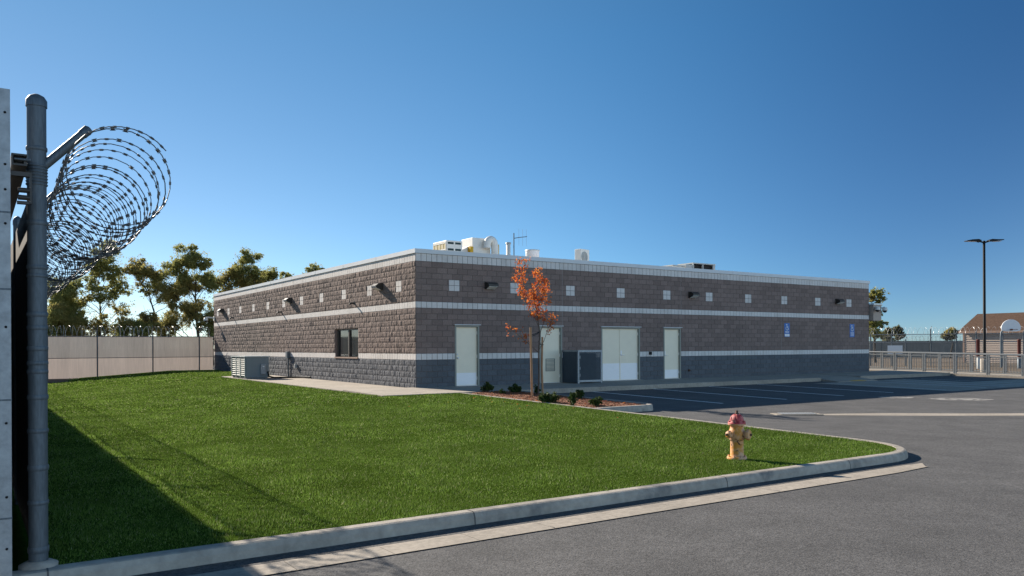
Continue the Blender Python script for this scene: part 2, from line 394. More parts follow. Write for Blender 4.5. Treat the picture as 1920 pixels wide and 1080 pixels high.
# valley gutter across the car park entrance
b = MB(); pts = []
for i in range(25):
    x = 6.2 + 22*i/24; y0 = 18.75 + .010*(x-6)+ .08*math.sin(x*.3)
    pts.append((x, y0, y0 + .62*min(1, .25+i/4)))
for p, q in zip(pts, pts[1:]):
    z = lambda x, y: asph_z(*sd((x, y))) + .005
    b.quad((p[0],p[1],z(p[0],p[1])), (q[0],q[1],z(q[0],q[1])), (q[0],q[2],z(q[0],q[2])), (p[0],p[2],z(p[0],p[2])))
struct(b.build('valley_gutter', M['concrete']))
t = thing('drain_grate', 'pale drain inlet with a slotted grate at the end of the valley gutter', 'drain', (6.75, 18.86, asph_z(*sd((6.75,18.86)))+.012), .02)
b = MB(); b.box(-.55,.55,-.02,.46,-.006,.006); b.build('surround', M['concrete'], t)
b = MB(); b.box(-.42,.42,.05,.39,.0075,.011); b.build('pit', M['joint'], t)
b = MB()
for k in range(13): x = -.40+k*.065; b.box(x,x+.035,.052,.388,.012,.022)
b.build('bars', M['galv'], t)
# sidewalk and its kerb round the building
def walk_z(s, d): return .383 - .0145*max(0, d)
b = MB()
def slab(b, s0, s1, d0, d1, zt0, zt1, zb, mi=0):
    """zt0 at d0, zt1 at d1"""
    a = [W(s0,d0,zt0), W(s1,d0,zt0), W(s1,d1,zt1), W(s0,d1,zt1)]; c = [W(s0,d0,zb), W(s1,d0,zb), W(s1,d1,zb), W(s0,d1,zb)]
    b.add(a+c, [(3,2,1,0),(4,5,6,7),(0,1,5,4),(1,2,6,5),(2,3,7,6),(3,0,4,7)], mi)
s = -2.45
for s1 in [0, 2.4, 5.55, 8.6, 11.6, 14.6, 17.6]:
    slab(b, s+.006, s1-.006, -.2 if s >= 0 else -.2, 2.55, .386, .346, .0); slab(b, s+.006, s1-.006, 2.556, 2.7, .347, .345, .0) ; s = s1
slab(b, 17.61, 20.4, -.2, 2.3, .386, .33, .0); slab(b, 17.61, 20.4, 2.3, 3.5, .33, .20, .0)
slab(b, 20.41, 27.9, -.2, 2.7, .386, .345, .0)
d = 2.69
for d1 in [-.206]: pass
d = -.206
for d1 in [-3, -6, -9, -12, -14.9]:
    slab(b, -2.45, -.05, d1+.006, d-.006, zR(d1)+.012, zR(d)+.012, .0); d = d1
struct(b.build('sidewalk', M['concrete']))
b = MB(); b.box(0,.9,0,.62,0,.012)
for i in range(9):
    for j in range(6): b.lathe([(.022,.012),(.016,.022),(0,.024)], 8, 0, Matrix.Translation((.07+i*.095,.06+j*.1,0)))
o = b.build('tactile_mat', M['tactile']); o.location = W(18.6,3.55,.206); o.rotation_euler = (0,0,TH)
tag(o, 'yellow bumpy tactile mat on the kerb ramp at the far end of the sidewalk', 'tactile paving')
# pale accessible bay pad
b = MB()
for s0_, s1_ in ((15.9,19.1),(19.1,22.4),(22.4,27.9)):
    b.quad(W(s0_+.005,3.52 if s0_<20 else 2.72,asph_z(0,3.52)+.005), W(s1_-.005,3.52 if s0_<20 else 2.72,asph_z(0,3.52)+.005), W(s1_-.005,9.0,asph_z(0,9)+.005), W(s0_+.005,9.0,asph_z(0,9)+.005))
po = b.build('accessible_parking_pad', M['concrete'])
if po.data.polygons[0].normal.z < 0: po.data.flip_normals()
struct(po)
# painted lines
b = MB()
def pline(s0, d0, s1, d1, w=.115, dz=.006):
    n_ = 6; t = Vector((s1-s0, d1-d0, 0)).normalized(); nx, ny = -t.y*w/2, t.x*w/2
    for i in range(n_):
        a0, a1 = i/n_, (i+1)/n_
        p = [(s0+(s1-s0)*u, d0+(d1-d0)*u) for u in (a0, a1)]
        z = [asph_z(*q)+dz for q in p]
        b.quad(W(p[0][0]-nx,p[0][1]-ny,z[0]), W(p[0][0]+nx,p[0][1]+ny,z[0]), W(p[1][0]+nx,p[1][1]+ny,z[1]), W(p[1][0]-nx,p[1][1]-ny,z[1]))
for s in (5.15, 7.9, 10.7, 13.45): pline(s, 2.78, s, 8.35)
for s in (16.3, 19.1, 20.5, 21.9, 23.3): pline(s, 3.8, s, 8.6, .09, .010)
mo = b.build('parking_lines', M['paint']); struct(mo)
b = MB()
def disc(cx, cy, rx, ry, r0=0.0, n_=28, a0=0, a1=2*math.pi, rz=0.):
    for i in range(n_):
        t0 = a0+(a1-a0)*i/n_; t1 = a0+(a1-a0)*(i+1)/n_
        def P(t, k):
            x, y = k*rx*math.cos(t), k*ry*math.sin(t); X = cx+x*math.cos(rz)-y*math.sin(rz); Y = cy+x*math.sin(rz)+y*math.cos(rz)
            return (X, Y, asph_z(*sd((X, Y)))+.006)
        b.quad(P(t0,r0), P(t1,r0), P(t1,1), P(t0,1))
disc(13.4, 24.0, .95, .5, .5)
disc(13.4, 24.0, .35, .25)
disc(11.75, 24.6, .55, .35, .3)
struct(b.build('worn_road_marking', M['paint_worn']))
# railed walkway at the far end of the building
b = MB()
slab(b, 27.91, 30.4, -8, -1.5, .40, .36, -.1); slab(b, 27.91, 30.4, -1.49, 9.4, .36, .16, -.1)
struct(b.build('ramp_walkway', M['concrete']))

# ------------------------------------------------------------------ lawn and grass
def lawn_ok(s, d):
    if s > FS-KW or d > FD-KW or s < -11.62 or d < -26.3: return False
    if s > -2.47 and -14.93 < d < 2.75: return False
    if s > FS-RAD and d > FD-RAD and math.hypot(s-(FS-RAD), d-(FD-RAD)) > RAD-KW: return False
    return True
b = MB(); e = .004
def lawn_rect(s0, s1, d0, d1, ns, nd):
    vs = []; fs = []
    for i in range(ns+1):
        for j in range(nd+1):
            s = s0+(s1-s0)*i/ns; d = d0+(d1-d0)*j/nd
            vs.append(W(s, d, lawn_z(s, d)-.012))
    for i in range(ns):
        for j in range(nd):
            k = i*(nd+1)+j; fs.append((k, k+1, k+nd+2, k+nd+1)[::-1])
    b.add(vs, fs, 0, True)
CS, CD = FS-KW-.0, FD-KW
lawn_rect(-11.8, CS-1.2, 2.72, CD, 12, 20); lawn_rect(CS-1.2, CS, 2.72, CD-1.2, 3, 12)
cv = [W(CS-1.2, CD-1.2, .138)] + [W(CS-1.2+1.2*math.sin(a*math.pi/24), CD-1.2+1.2*math.cos(a*math.pi/24), .138) for a in range(13)]
b.add(cv, [(0, i+1, i) for i in range(1, 13)])
lawn_rect(-11.8, -2.46, -27, 2.72, 10, 16); lawn_rect(-2.46, -.0, -27, -14.9, 3, 6)
lo = b.build('lawn', M['turf'])
for p in lo.data.polygons: pass
bm = bmesh.new(); bm.from_mesh(lo.data)
for f in bm.faces:
    if f.normal.z < 0: f.normal_flip()
bm.to_mesh(lo.data); bm.free()
struct(lo)

rng = np.random.default_rng(7)
def grass():
    VS = []; FS_ = []; off = 0
    # candidate points in (s, d); density by distance to the viewer
    bands = [(0, 8.5, 4200, .0032, .027), (8.5, 13, 2400, .0044, .029), (13, 20, 1100, .007, .032), (20, 34, 380, .014, .036), (34, 60, 110, .032, .045)]
    area = (11.62+.04)*(17+26.3)
    for (y0, y1, dens, w, h) in bands:
        n_ = int(area*dens); s = rng.uniform(-11.6, FS-KW+.02, n_); d = rng.uniform(-26.2, FD-KW+.02, n_)
        X = CX.x + BX.x*s + AX.x*d; Y = CX.y + BX.y*s + AX.y*d
        k = (Y > y0) & (Y <= y1) & (np.abs(X/Y) < .80)
        k &= ~((s > -2.47) & (d > -14.93) & (d < 2.75))
        k &= ~((s > FS-RAD) & (d > FD-RAD) & (np.hypot(s-(FS-RAD), d-(FD-RAD)) > RAD-KW+.02))
        s, d, X, Y = s[k], d[k], X[k], Y[k]; n_ = len(s)
        zr = np.where(d >= 16, .15, np.where(d >= 2.7, .15+.0143*(16-d), .34+(2.7-d)/29*.07))
        zl = .15-.28*np.clip((16-d)/42, 0, 1); u = np.clip((s+11.6)/9.2, 0, 1)**1.2
        Z = zl+(zr-zl)*u - .014
        a = rng.uniform(0, 2*np.pi, n_); lean = rng.normal(0, .35, (n_, 2))
        clump = .8 + .35*np.sin(X*3.1+1.3*np.sin(Y*2.3))*np.sin(Y*2.7+X*.9)
        hh = h*rng.uniform(.55, 1.3, n_)*clump; ww = w*rng.uniform(.7, 1.3, n_)
        bx, by = np.cos(a)*ww, np.sin(a)*ww
        p0 = np.stack([X-bx, Y-by, Z], 1); p1 = np.stack([X+bx, Y+by, Z], 1)
        p2 = np.stack([X+lean[:,0]*hh, Y+lean[:,1]*hh, Z+hh], 1)
        V = np.stack([p0, p1, p2], 1).reshape(-1, 3); VS.append(V)
        FS_.append(np.arange(len(V)).reshape(-1, 3)+off); off += len(V)
    return np.concatenate(VS), np.concatenate(FS_)
GV, GF = grass()
go = np_mesh('grass', GV, GF, M['grass']); stuff(go)
tag(go, 'short green mown lawn grass between fence, kerb and building', 'grass')

# ------------------------------------------------------------------ planter
PD0, PD1, PS1 = 2.75, 8.95, 2.25
b = MB()
def pk_path(off):
    r = .5-off; P = [(PS1-off, PD0-.0)]
    for i in range(1, 9): P.append((PS1-off, PD0+(PD1-.5-PD0)*i/8))
    for i in range(1, 9):
        a = math.pi/2*i/8; P.append((PS1-.5+r*math.cos(a), PD1-.5+r*math.sin(a)))
    for i in range(1, 4): P.append((PS1-.5-(PS1-.5-FS)*i/3, PD1-off))
    return P
pp = [(0,-.05),(.02,.13),(.04,.15),(.15,.15),(.15,-.05)]; L_ = [pk_path(o_) for o_, _ in pp]; n = len(L_[0])
vs = [W(s, d, asph_z(s, d)+h) for k, (o_, h) in enumerate(pp) for (s, d) in L_[k]]
b.add(vs, [(k*n+i, (k+1)*n+i, (k+1)*n+i+1, k*n+i+1) for k in range(len(pp)-1) for i in range(n-1)])
struct(b.build('planter_kerb', M['kerb']))
b = MB(); random.seed(3)
def mulch_z(s, d): return zR(d) - .045 + .05*math.sin(math.pi*clamp((s-FS)/2, 0, 1)) + .03*mnoise.noise((s*3, d*3, 0))
ns, nd = 14, 40; vs = []; fs = []
for i in range(ns+1):
    for j in range(nd+1):
        s = FS-.01+(PS1-.14-FS+.01)*i/ns; d = PD0-.04+(PD1-.14-PD0+.04)*j/nd
        if s > PS1-.5 and d > PD1-.5:                      # follow the rounded corner
            q = Vector((s-(PS1-.5), d-(PD1-.5))); m_ = max(abs(q.x), abs(q.y))/.36
            if q.length > 1e-6: q = q.normalized()*.36*m_
            s, d = PS1-.5+q.x, PD1-.5+q.y
        vs.append(W(s, d, mulch_z(s, d)))
for i in range(ns):
    for j in range(nd):
        k = i*(nd+1)+j; fs.append((k, k+nd+1, k+nd+2, k+1)[::-1])
b.add(vs, fs, 0, True)
mo = b.build('mulch_bed', M['mulch'])
if mo.data.polygons[5].normal.z < 0: mo.data.flip_normals()
struct(mo)
b = MB()
for i in range(2600):
    s = random.uniform(FS+.03, PS1-.2); d = random.uniform(PD0+.05, PD1-.2)
    if s > PS1-.5 and d > PD1-.5 and math.hypot(s-PS1+.5, d-PD1+.5) > .32: continue
    p = W(s, d, mulch_z(s, d)+.004); a = random.uniform(0, 6.3); l = random.uniform(.02, .055); w = random.uniform(.006,.014); t = random.uniform(-.6,.6)
    ux = Vector((math.cos(a), math.sin(a), t))*l; uy = Vector((-math.sin(a), math.cos(a), random.uniform(-.4,.4)))*w
    b.obox(p, ux, uy, Vector((0,0,.007)))
mc = stuff(b.build('mulch_chips', M['mulch'])); tag(mc, 'reddish bark chips covering the planter bed', 'bark mulch')

# ------------------------------------------------------------------ block building
SL, DL = 25.35, 26.3                                         # lengths of the two seen walls
Z0 = .38
bld = thing('block_building', 'long low block building with brown walls, white bands, grey base and white roof edge', 'building', W(0,0,0), TH)
# local frame: x along the shaded wall, y into the building
COURSES = []                                                # (z0, z1, kind)
def fill(z0, z1, n_, kind):
    for i in range(n_): COURSES.append((Z0+z0+(z1-z0)*i/n_, Z0+z0+(z1-z0)*(i+1)/n_, kind))
fill(-.06, .904, 5, 'g'); fill(.904, 1.113, 1, 'w'); fill(1.113, 2.05, 5, 'b'); fill(2.05, 2.61, 3, 'b')
fill(2.61, 2.82, 1, 'w'); fill(2.82, 4.14, 7, 'b'); fill(4.14, 4.40, 1, 'w')
ZT = Z0+4.54
DOORS = [(1.46, 2.40), (4.97, 5.96), (7.86, 9.82), (11.13, 12.08)]
DTOP = Z0+2.05
WIN = (4.70, 7.00, Z0+.904, Z0+2.05)
SQ_R = [1.44+2.47*k for k in range(10)]; SQ_L = [1.25+2.42*k for k in range(11)]
JOINTS = [6.0, 12.12, 18.5]
up = [c for c in COURSES if abs(c[0]-(Z0+2.82)) < 3 and c[2] == 'b' and c[0] > Z0+2.8]
SQZ = (up[2][0], up[3][1])
def facade(o3, U, N_, length, openings, squares, split, rs, reveal):
    """returns wall, base and band MBs; o3 origin, U along, N_ outward"""
    rr = random.Random(rs); mw, mg, mbd = MB(), MB(), MB()
    def P(u, z, h): return (o3[0]+U[0]*u+N_[0]*h, o3[1]+U[1]*u+N_[1]*h, z)
    flip = (U[0]*N_[1]-U[1]*N_[0]) > 0
    def addq(m_, vs, fs, mi, sm=False):
        m_.add(vs, [f[::-1] for f in fs] if flip else fs, mi, sm)
    def block(m_, u0, u1, z0, z1, mi, rough):
        g = .0045
        if u1-u0 < .03: return
        u0 += g; u1 -= g; z0 += g; z1 -= g
        if rough:
            nu = max(2, int((u1-u0)/.038)); nz = 4; col_ = [rr.uniform(-.0055,.0055) for _ in range(nu+3)]
            bulge = rr.uniform(.010, .016); tx, tz = rr.uniform(-.005,.005), rr.uniform(-.004,.004)
            us = [0]+[i/nu for i in range(nu+1)]+[1]; zs = [0]+[j/nz for j in range(nz+1)]+[1]
            vs = []; nj = len(zs)
            for i, a in enumerate(us):
                for j, c in enumerate(zs):
                    if i in (0, len(us)-1) or j in (0, nj-1): h = -.004
                    else:
                        ed = .004 if (i in (1, len(us)-2) or j in (1, nj-2)) else bulge
                        h = ed + tx*(a-.5) + tz*(c-.5) + col_[i] + rr.uniform(-.004,.004) + .006
                    vs.append(P(u0+(u1-u0)*a, z0+(z1-z0)*c, max(h, -.004)))
            fs = [(i*nj+j, (i+1)*nj+j, (i+1)*nj+j+1, i*nj+j+1) for i in range(len(us)-1) for j in range(nj-1)]
            addq(m_, vs, fs, mi)
        else:
            h = .008 + rr.uniform(0,.0015); c = .004
            vs = [P(u0,z0,-.004),P(u1,z0,-.004),P(u1,z1,-.004),P(u0,z1,-.004), P(u0+c,z0+c,h),P(u1-c,z0+c,h),P(u1-c,z1-c,h),P(u0+c,z1-c,h)]
            addq(m_, vs, [(4,5,6,7),(0,1,5,4),(1,2,6,5),(2,3,7,6),(3,0,4,7)], mi)
    for ci, (z0, z1, kind) in enumerate(COURSES):
        BL = .196 if kind == 'w' else .392
        segs = [(0, length)]
        for (a, c, oz0, oz1) in openings:
            if oz0 < z1-.01 and oz1 > z0+.01:
                ns_ = []
                for (p, q) in segs:
                    if c <= p or a >= q: ns_.append((p, q)); continue
                    if a > p: ns_.append((p, a))
                    if c < q: ns_.append((c, q))
                segs = ns_
        m_ = {'g': mg, 'w': mbd, 'b': mw}[kind]
        insq = squares and z0 > SQZ[0]-.01 and z1 < SQZ[1]+.01
        for (p, q) in segs:
            # mortar backing
            addq(m_, [P(p,z0,0),P(q,z0,0),P(q,z1,0),P(p,z1,0)], [(0,1,2,3)], 1)
            cuts = [p]; u = (BL/2 if ci % 2 else BL) if kind != 'w' else BL
            while u < q-.02:
                if u > p+.02: cuts.append(u)
                u += BL
            cuts.append(q)
            for a, c in zip(cuts, cuts[1:]):
                parts = [(a, c, 0)]
                if insq:
                    for sq in squares:
                        np_ = []
                        for (x, y, k) in parts:
                            l, r = sq-.206, sq+.206
                            if k or r <= x or l >= y: np_.append((x, y, k)); continue
                            if l > x: np_.append((x, l, 0))
                            if r < y: np_.append((r, y, 0))
                        parts = np_
                for (x, y, k) in parts: block(m_, x, y, z0, z1, 0, split and kind != 'w')
        if insq:
            for sq in squares:
                if sq < length:
                    block(mw, sq-.206, sq, z0, z1, 2, False); block(mw, sq, sq+.206, z0, z1, 2, False)
                    addq(mw, [P(sq-.206,z0,.001),P(sq+.206,z0,.001),P(sq+.206,z1,.001),P(sq-.206,z1,.001)], [(0,1,2,3)], 1)
    # reveals of the openings
    for (a, c, oz0, oz1) in openings:
        for (u, sgn) in ((a, 1), (c, -1)):
            addq(mw, [P(u,oz0,0),P(u,oz1,0),P(u,oz1,-reveal),P(u,oz0,-reveal)], [(0,1,2,3)], 0)
        addq(mw, [P(a,oz1,0),P(c,oz1,0),P(c,oz1,-reveal),P(a,oz1,-reveal)], [(0,1,2,3)], 0)
        addq(mw, [P(a,oz0,0),P(c,oz0,0),P(c,oz0,-reveal),P(a,oz0,-reveal)], [(0,1,2,3)], 2)
    return mw, mg, mbd, P
for side in ('shade', 'sun'):
    if side == 'shade':
        a_ = facade((0,0), (1,0), (0,-1), SL, [(x, y, Z0-.06, DTOP) for x, y in DOORS], SQ_R, False, 1, .10)
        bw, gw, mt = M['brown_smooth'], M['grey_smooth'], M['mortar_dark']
    else:
        a_ = facade((0,0), (0,1), (-1,0), DL, [WIN], SQ_L, True, 2, .14)
        bw, gw, mt = M['brown'], M['grey'], M['mortar']
    mw, mg, mbd, P = a_
    if side == 'shade':
        for j in JOINTS:                                    # control joints: pale sealant in a vertical line
            for (za, zb_) in ((Z0+1.113, Z0+2.61), (Z0+2.82, Z0+4.14)):
                if j == 12.12: za = max(za, DTOP+.06)
                mw.quad(P(j-.012,za,.0105), P(j+.012,za,.0105), P(j+.012,zb_,.0105), P(j-.012,zb_,.0105), 3)
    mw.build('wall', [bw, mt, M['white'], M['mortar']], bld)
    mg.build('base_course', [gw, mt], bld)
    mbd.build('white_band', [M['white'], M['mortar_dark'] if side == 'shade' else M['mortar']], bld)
# unseen rear walls, parapet backs and roof
b = MB(); ZR = Z0+3.95
b.box(0.15, SL, DL-.25, DL, .1, ZT-.14); b.box(SL-.25, SL, .02, DL-.26, .1, ZT-.14)
b.box(.02, SL-.26, .12, .3, ZR, ZT-.14); b.box(.15, .3, .31, DL-.26, ZR, ZT-.14)
b.build('rear_wall', M['brown_smooth'], bld)
b = MB(); b.box(.31, SL-.26, .31, DL-.26, ZR-.2, ZR); b.build('roof', M['roof'], bld)
b = MB(); o_ = .045
zc0, zc1 = ZT-.14, ZT
b.box(-o_, SL+o_, -o_, .34, zc0, zc1); b.box(-o_, .34, .341, DL+o_, zc0, zc1)
b.box(SL-.34, SL+o_, .341, DL+o_, zc0, zc1); b.box(.341, SL-.341, DL-.34, DL+o_, zc0, zc1)
for x in [3.05*k for k in range(1, 9)]: b.box(x-.05, x+.05, -o_-.004, .30, zc0+.004, zc1+.004)
for y in [3.05*k for k in range(1, 9)]: b.box(-o_-.004, .30, y-.05, y+.05, zc0+.004, zc1+.004)
b.build('coping', M['coping'], bld)
# doors
def hinge_handle(dr, x, y, z, sgn, lever):
    b = MB()
    b.lathe([(.03,0),(.03,.012),(.012,.016),(.012,.05),(0,.052)], 14, 0, Matrix.Translation((x,y,z)) @ Matrix.Rotation(math.pi/2,4,'X'))
    if lever: b.tube([(x,y-.05,z),(x+.13*sgn,y-.055,z-.004)], .011, 8); b.box(x-.03,x+.03,y-.008,y-.0005,z-.05,z+.17,0)
    else: b.lathe([(.034,0),(.03,.03),(0,.036)], 14, 0, Matrix.Translation((x,y-.045,z)) @ Matrix.Rotation(math.pi/2,4,'X'))
    b.build('handle', M['steel'], dr)
    if not lever:
        b = MB(); b.lathe([(.028,0),(.024,.02),(0,.022)], 14, 0, Matrix.Translation((x,y,z+.115)) @ Matrix.Rotation(math.pi/2,4,'X')); b.build('lock', M['steel'], dr)
for di, (x0, x1) in enumerate(DOORS):
    dbl = x1-x0 > 1.5; zb = Z0+.005; zt = DTOP
    b = MB(); yf = .055                                      # leaf plane inside the opening
    leaves = [(x0+.05, (x0+x1)/2-.003), ((x0+x1)/2+.003, x1-.05)] if dbl else [(x0+.05, x1-.05)]
    for (l, r) in leaves: b.box(l, r, yf, yf+.045, zb+.012, zt-.055, 0, .004)
    dr = b.build('door', M['door'], bld)
    b = MB()
    b.box(x0-.012, x0+.046, -.018, .10, zb-.01, zt); b.box(x1-.046, x1+.012, -.018, .10, zb-.01, zt); b.box(x0-.012, x1+.012, -.019, .10, zt-.05, zt+.012)
    b.build('frame', M['dframe'], dr)
    b = MB(); b.box(x0-.05, x1+.05, -.075, .0, zt+.013, zt+.035); b.build('drip_cap', M['coping'], dr)
    b = MB(); b.box(x0+.05, x1-.05, .02, .10, zb-.02, zb+.01); b.build('threshold', M['steel'], dr)
    if di != 1:
        kh = .66 if dbl else (.44 if di == 0 else .36)
        b = MB()
        for (l, r) in leaves: b.box(l+.02, r-.02, yf-.004, yf-.0005, zb+.03, zb+kh)
        b.build('kick_plate', M['steel'], dr)
    else:
        b = MB(); gx0, gx1, gz0, gz1 = x0+.30, x1-.27, zb+.42, zb+.88
        b.box(gx0,gx1,yf-.012,yf-.0005,gz0,gz0+.03); b.box(gx0,gx1,yf-.012,yf-.0005,gz1-.03,gz1)
        b.box(gx0,gx0+.03,yf-.012,yf-.0005,gz0+.031,gz1-.031); b.box(gx1-.03,gx1,yf-.012,yf-.0005,gz0+.031,gz1-.031)
        for k in range(8):
            z = gz0+.04+k*.048; b.obox((gx0+.031,yf-.001,z+.022),(gx1-gx0-.062,0,0),(0,-.010,-.018),(0,0,.006))
        b.build('vent_grille', M['dframe'], dr)
    if dbl: hinge_handle(dr, (x0+x1)/2+.07, yf, zb+.98, 1, True); b = MB(); b.box((x0+x1)/2-.022,(x0+x1)/2+.022,yf-.012,yf-.001,zb+.03,zt-.06); b.build('astragal', M['door'], dr)
    else: hinge_handle(dr, x0+.12, yf, zb+.95, 1, di == 3)
    for hx in ([x1-.047] + ([x0+.047] if dbl else [])):
        for z in (zb+.25, zb+1.0, zb+1.8): b = MB(); b.tube([(hx,yf-.012,z-.055),(hx,yf-.012,z+.055)], .011, 8); b.build('hinge', M['steel'], dr)
# window in the sunlit wall (local x<0 is outside)
wy0, wy1, wz0, wz1 = WIN; rec = .10
b = MB(); fw = .06; ym = wy0+ (wy1-wy0)*.47
b.box(rec-.02, rec+.05, wy0, wy0+fw, wz0, wz1); b.box(rec-.02, rec+.05, wy1-fw, wy1, wz0, wz1)
b.box(rec-.02, rec+.05, wy0+fw+.001, wy1-fw-.001, wz0, wz0+fw); b.box(rec-.02, rec+.05, wy0+fw+.001, wy1-fw-.001, wz1-fw, wz1)
b.box(rec-.045, rec+.05, ym-.045, ym+.045, wz0+fw+.001, wz1-fw-.001)
wob = MB(); wob.box(rec+.012, rec+.02, wy0+fw, ym-.045, wz0+fw, wz1-fw); wob.box(rec+.012, rec+.02, ym+.045, wy1-fw, wz0+fw, wz1-fw)
wo = b.build('window', M['wframe'], bld)
wob.build('pane', M['glass'], wo)
b = MB(); b.box(-.05, rec-.022, wy0-.0, wy1+.0, wz0+.001, wz0+.05); b.build('sill', M['trim'], wo)
b = MB(); b.box(.128, .138, wy0, wy1, wz0, wz1); b.build('blind', M['acdark'], wo)
# scupper spouts below the lamps of the sunlit wall
for y in (5.06, 13.7, 22.0):
    b = MB(); b.tube([(.05,y,Z0+3.0),(-.16,y,Z0+2.99),(-.20,y,Z0+2.94)], .035, 10); b.lathe([(.06,0),(.06,.012)], 12, 0, Matrix.Translation((-.028,y,Z0+3.0)) @ Matrix.Rotation(math.pi/2,4,'Y'))
    b.build('drain_spout', M['bronze'], bld)
# conduit, meter box and hose box on the sunlit wall
b = MB(); b.tube([(-.07,12.55,Z0+.0),(-.07,12.55,Z0+.95)], .03, 10); b.build('conduit', M['galv_dark'], bld)
b = MB(); b.box(-.16,-.028,12.43,12.67,Z0+.85,Z0+1.15,0,.01); b.build('meter_box', M['galv_dark'], bld)
b = MB(); b.box(-.13,-.028,11.45,11.62,Z0+.42,Z0+.60,0,.01); b.build('outlet_box', M['galv'], bld)
b = MB(); b.box(10.32,10.44,-.06,-.0085,Z0+.98,Z0+1.10,0,.008); b.build('keypad', M['black'], bld)
b = MB(); b.lathe([(.05,0),(.045,.05),(.02,.06),(.02,.09)], 12, 0, Matrix.Translation((12.55,-.01,Z0+.32)) @ Matrix.Rotation(math.pi/2,4,'X')); b.build('hose_bib', M['rust'], bld)

# wall lamps
def wall_lamp(label, loc, rz):
    t = thing('wall_lamp', label, 'wall lamp', loc, rz, 'dark wedge lamps on the walls')
    b = MB(); b.prism([(0,-.14),(-.05,-.14),(-.27,-.04),(-.27,.015),(-.17,.09),(0,.11)], (-.2,0,0), (0,1,0), (0,0,1), (.40,0,0)); b.build('housing', M['bronze'], t)
    b = MB(); b.obox((-.17,-.066,-.139),(.34,0,0),(0,-.19,.087),(0,-.004,-.009)); b.build('lens', M['lens'], t)
    return t
ZL = Z0+3.48
for y, l in ((2.67,'dark wedge lamp on the sunlit brown wall nearest the building corner'),(12.35,'dark wedge lamp halfway along the sunlit brown wall'),(24.2,'dark wedge lamp at the far end of the sunlit brown wall')):
    wall_lamp(l, W(-.02, -y, ZL), TH-math.pi/2)
for x, l in ((2.84,'dark wedge lamp on the shaded wall beside the orange tree'),(12.75,'dark wedge lamp above and right of the last single door'),(22.75,'dark wedge lamp high above the farther blue sign')):
    wall_lamp(l, W(x, .012, ZL-.03), TH)
# accessible parking signs
def access_sign(label, s, lower):
    t = thing('parking_sign', label, 'sign', W(s, .012, Z0+1.72), TH, 'blue accessible parking signs')
    b = MB(); b.box(-.19,.19,-.006,0,0,.62 if lower else .64,0); b.build('panel', M['blue'], t)
    b = MB(); y = -.008
    def pl(pts):                                             # symbol drawn as thin strokes
        b.tube(pts, .016, 6)
    b.lathe([(.028,0),(.028,.003)], 14, 0, Matrix.Translation((-.02,-.006,.555)) @ Matrix.Rotation(math.pi/2,4,'X'))
    pl([(-.02,y,.52),(-.015,y,.42),(.06,y,.42),(.095,y,.335),(.12,y,.345)]); pl([(-.015,y,.47),(.06,y,.47)])
    pl([(-.045,y,.46)]+[(-.01+.085*math.cos(a),y,.385+.085*math.sin(a)) for a in [2.2+.35*i for i in range(12)]])
    b.build('symbol', M['sign_white'], t)
    b = MB()
    if lower: b.box(-.165,.165,-.009,-.0065,.02,.13); b.box(-.12,.12,-.009,-.0065,.18,.20); b.box(-.14,.14,-.009,-.0065,.225,.245)
    else:
        for z in (.06,.11,.16,.21): b.box(-.13,.13,-.009,-.0065,z,z+.018)
    b.build('lettering', M['sign_white'], t)
access_sign('blue wheelchair parking sign with white lower plate, nearer the doors', 18.9, True)
access_sign('all blue wheelchair parking sign near the far end of the wall', 23.9, False)
# corner camera boxes
def dome_camera(t, x, y, z):
    b = MB(); b.lathe([(.0,.12),(.10,.11),(.13,.0),(.13,-.05)], 18, 0, Matrix.Translation((x,y,z))); h = b.build('camera_housing', M['offwhite'], t)
    b = MB(); b.lathe([(.105,-.05),(.10,-.09),(.07,-.14),(0,-.165)], 18, 0, Matrix.Translation((x,y,z))); b.build('dome', M['dome'], h)
t = thing('camera_box', 'beige box with two dome cameras on the right end of the building', 'security camera', W(SL+.05, .15, Z0+2.55), TH)
b = MB(); b.box(.02,.72,-.05,.45,0,.78,0,.015); b.build('box', M['siding'], t)
b = MB(); b.prism([(-.02,.785),(.78,.785),(.70,.87),(.06,.87)], (0,-.08,0), (1,0,0), (0,0,1), (0,.56,0)); b.build('lid', M['offwhite'], t)
dome_camera(t, .1, -.22, .58); dome_camera(t, .74, -.22, .56)
b = MB(); b.tube([(.1,-.04,.66),(.1,-.22,.70)], .03, 8); b.build('bracket', M['offwhite'], t)
b = MB(); b.tube([(.72,-.04,.64),(.74,-.22,.68)], .03, 8); b.build('bracket', M['offwhite'], t)
t = thing('corner_camera', 'pale dome camera on an arm at the far end of the sunlit wall', 'security camera', W(-.02, -DL+.2, Z0+3.05), TH)
b = MB(); b.box(-.06,-.0,-.1,.1,-.1,.16,0,.01); b.tube([(-.03,0,.06),(-.35,0,.10),(-.5,0,.08)], .045, 10); b.build('bracket', M['offwhite'], t)
dome_camera(t, -.5, 0, -.04)

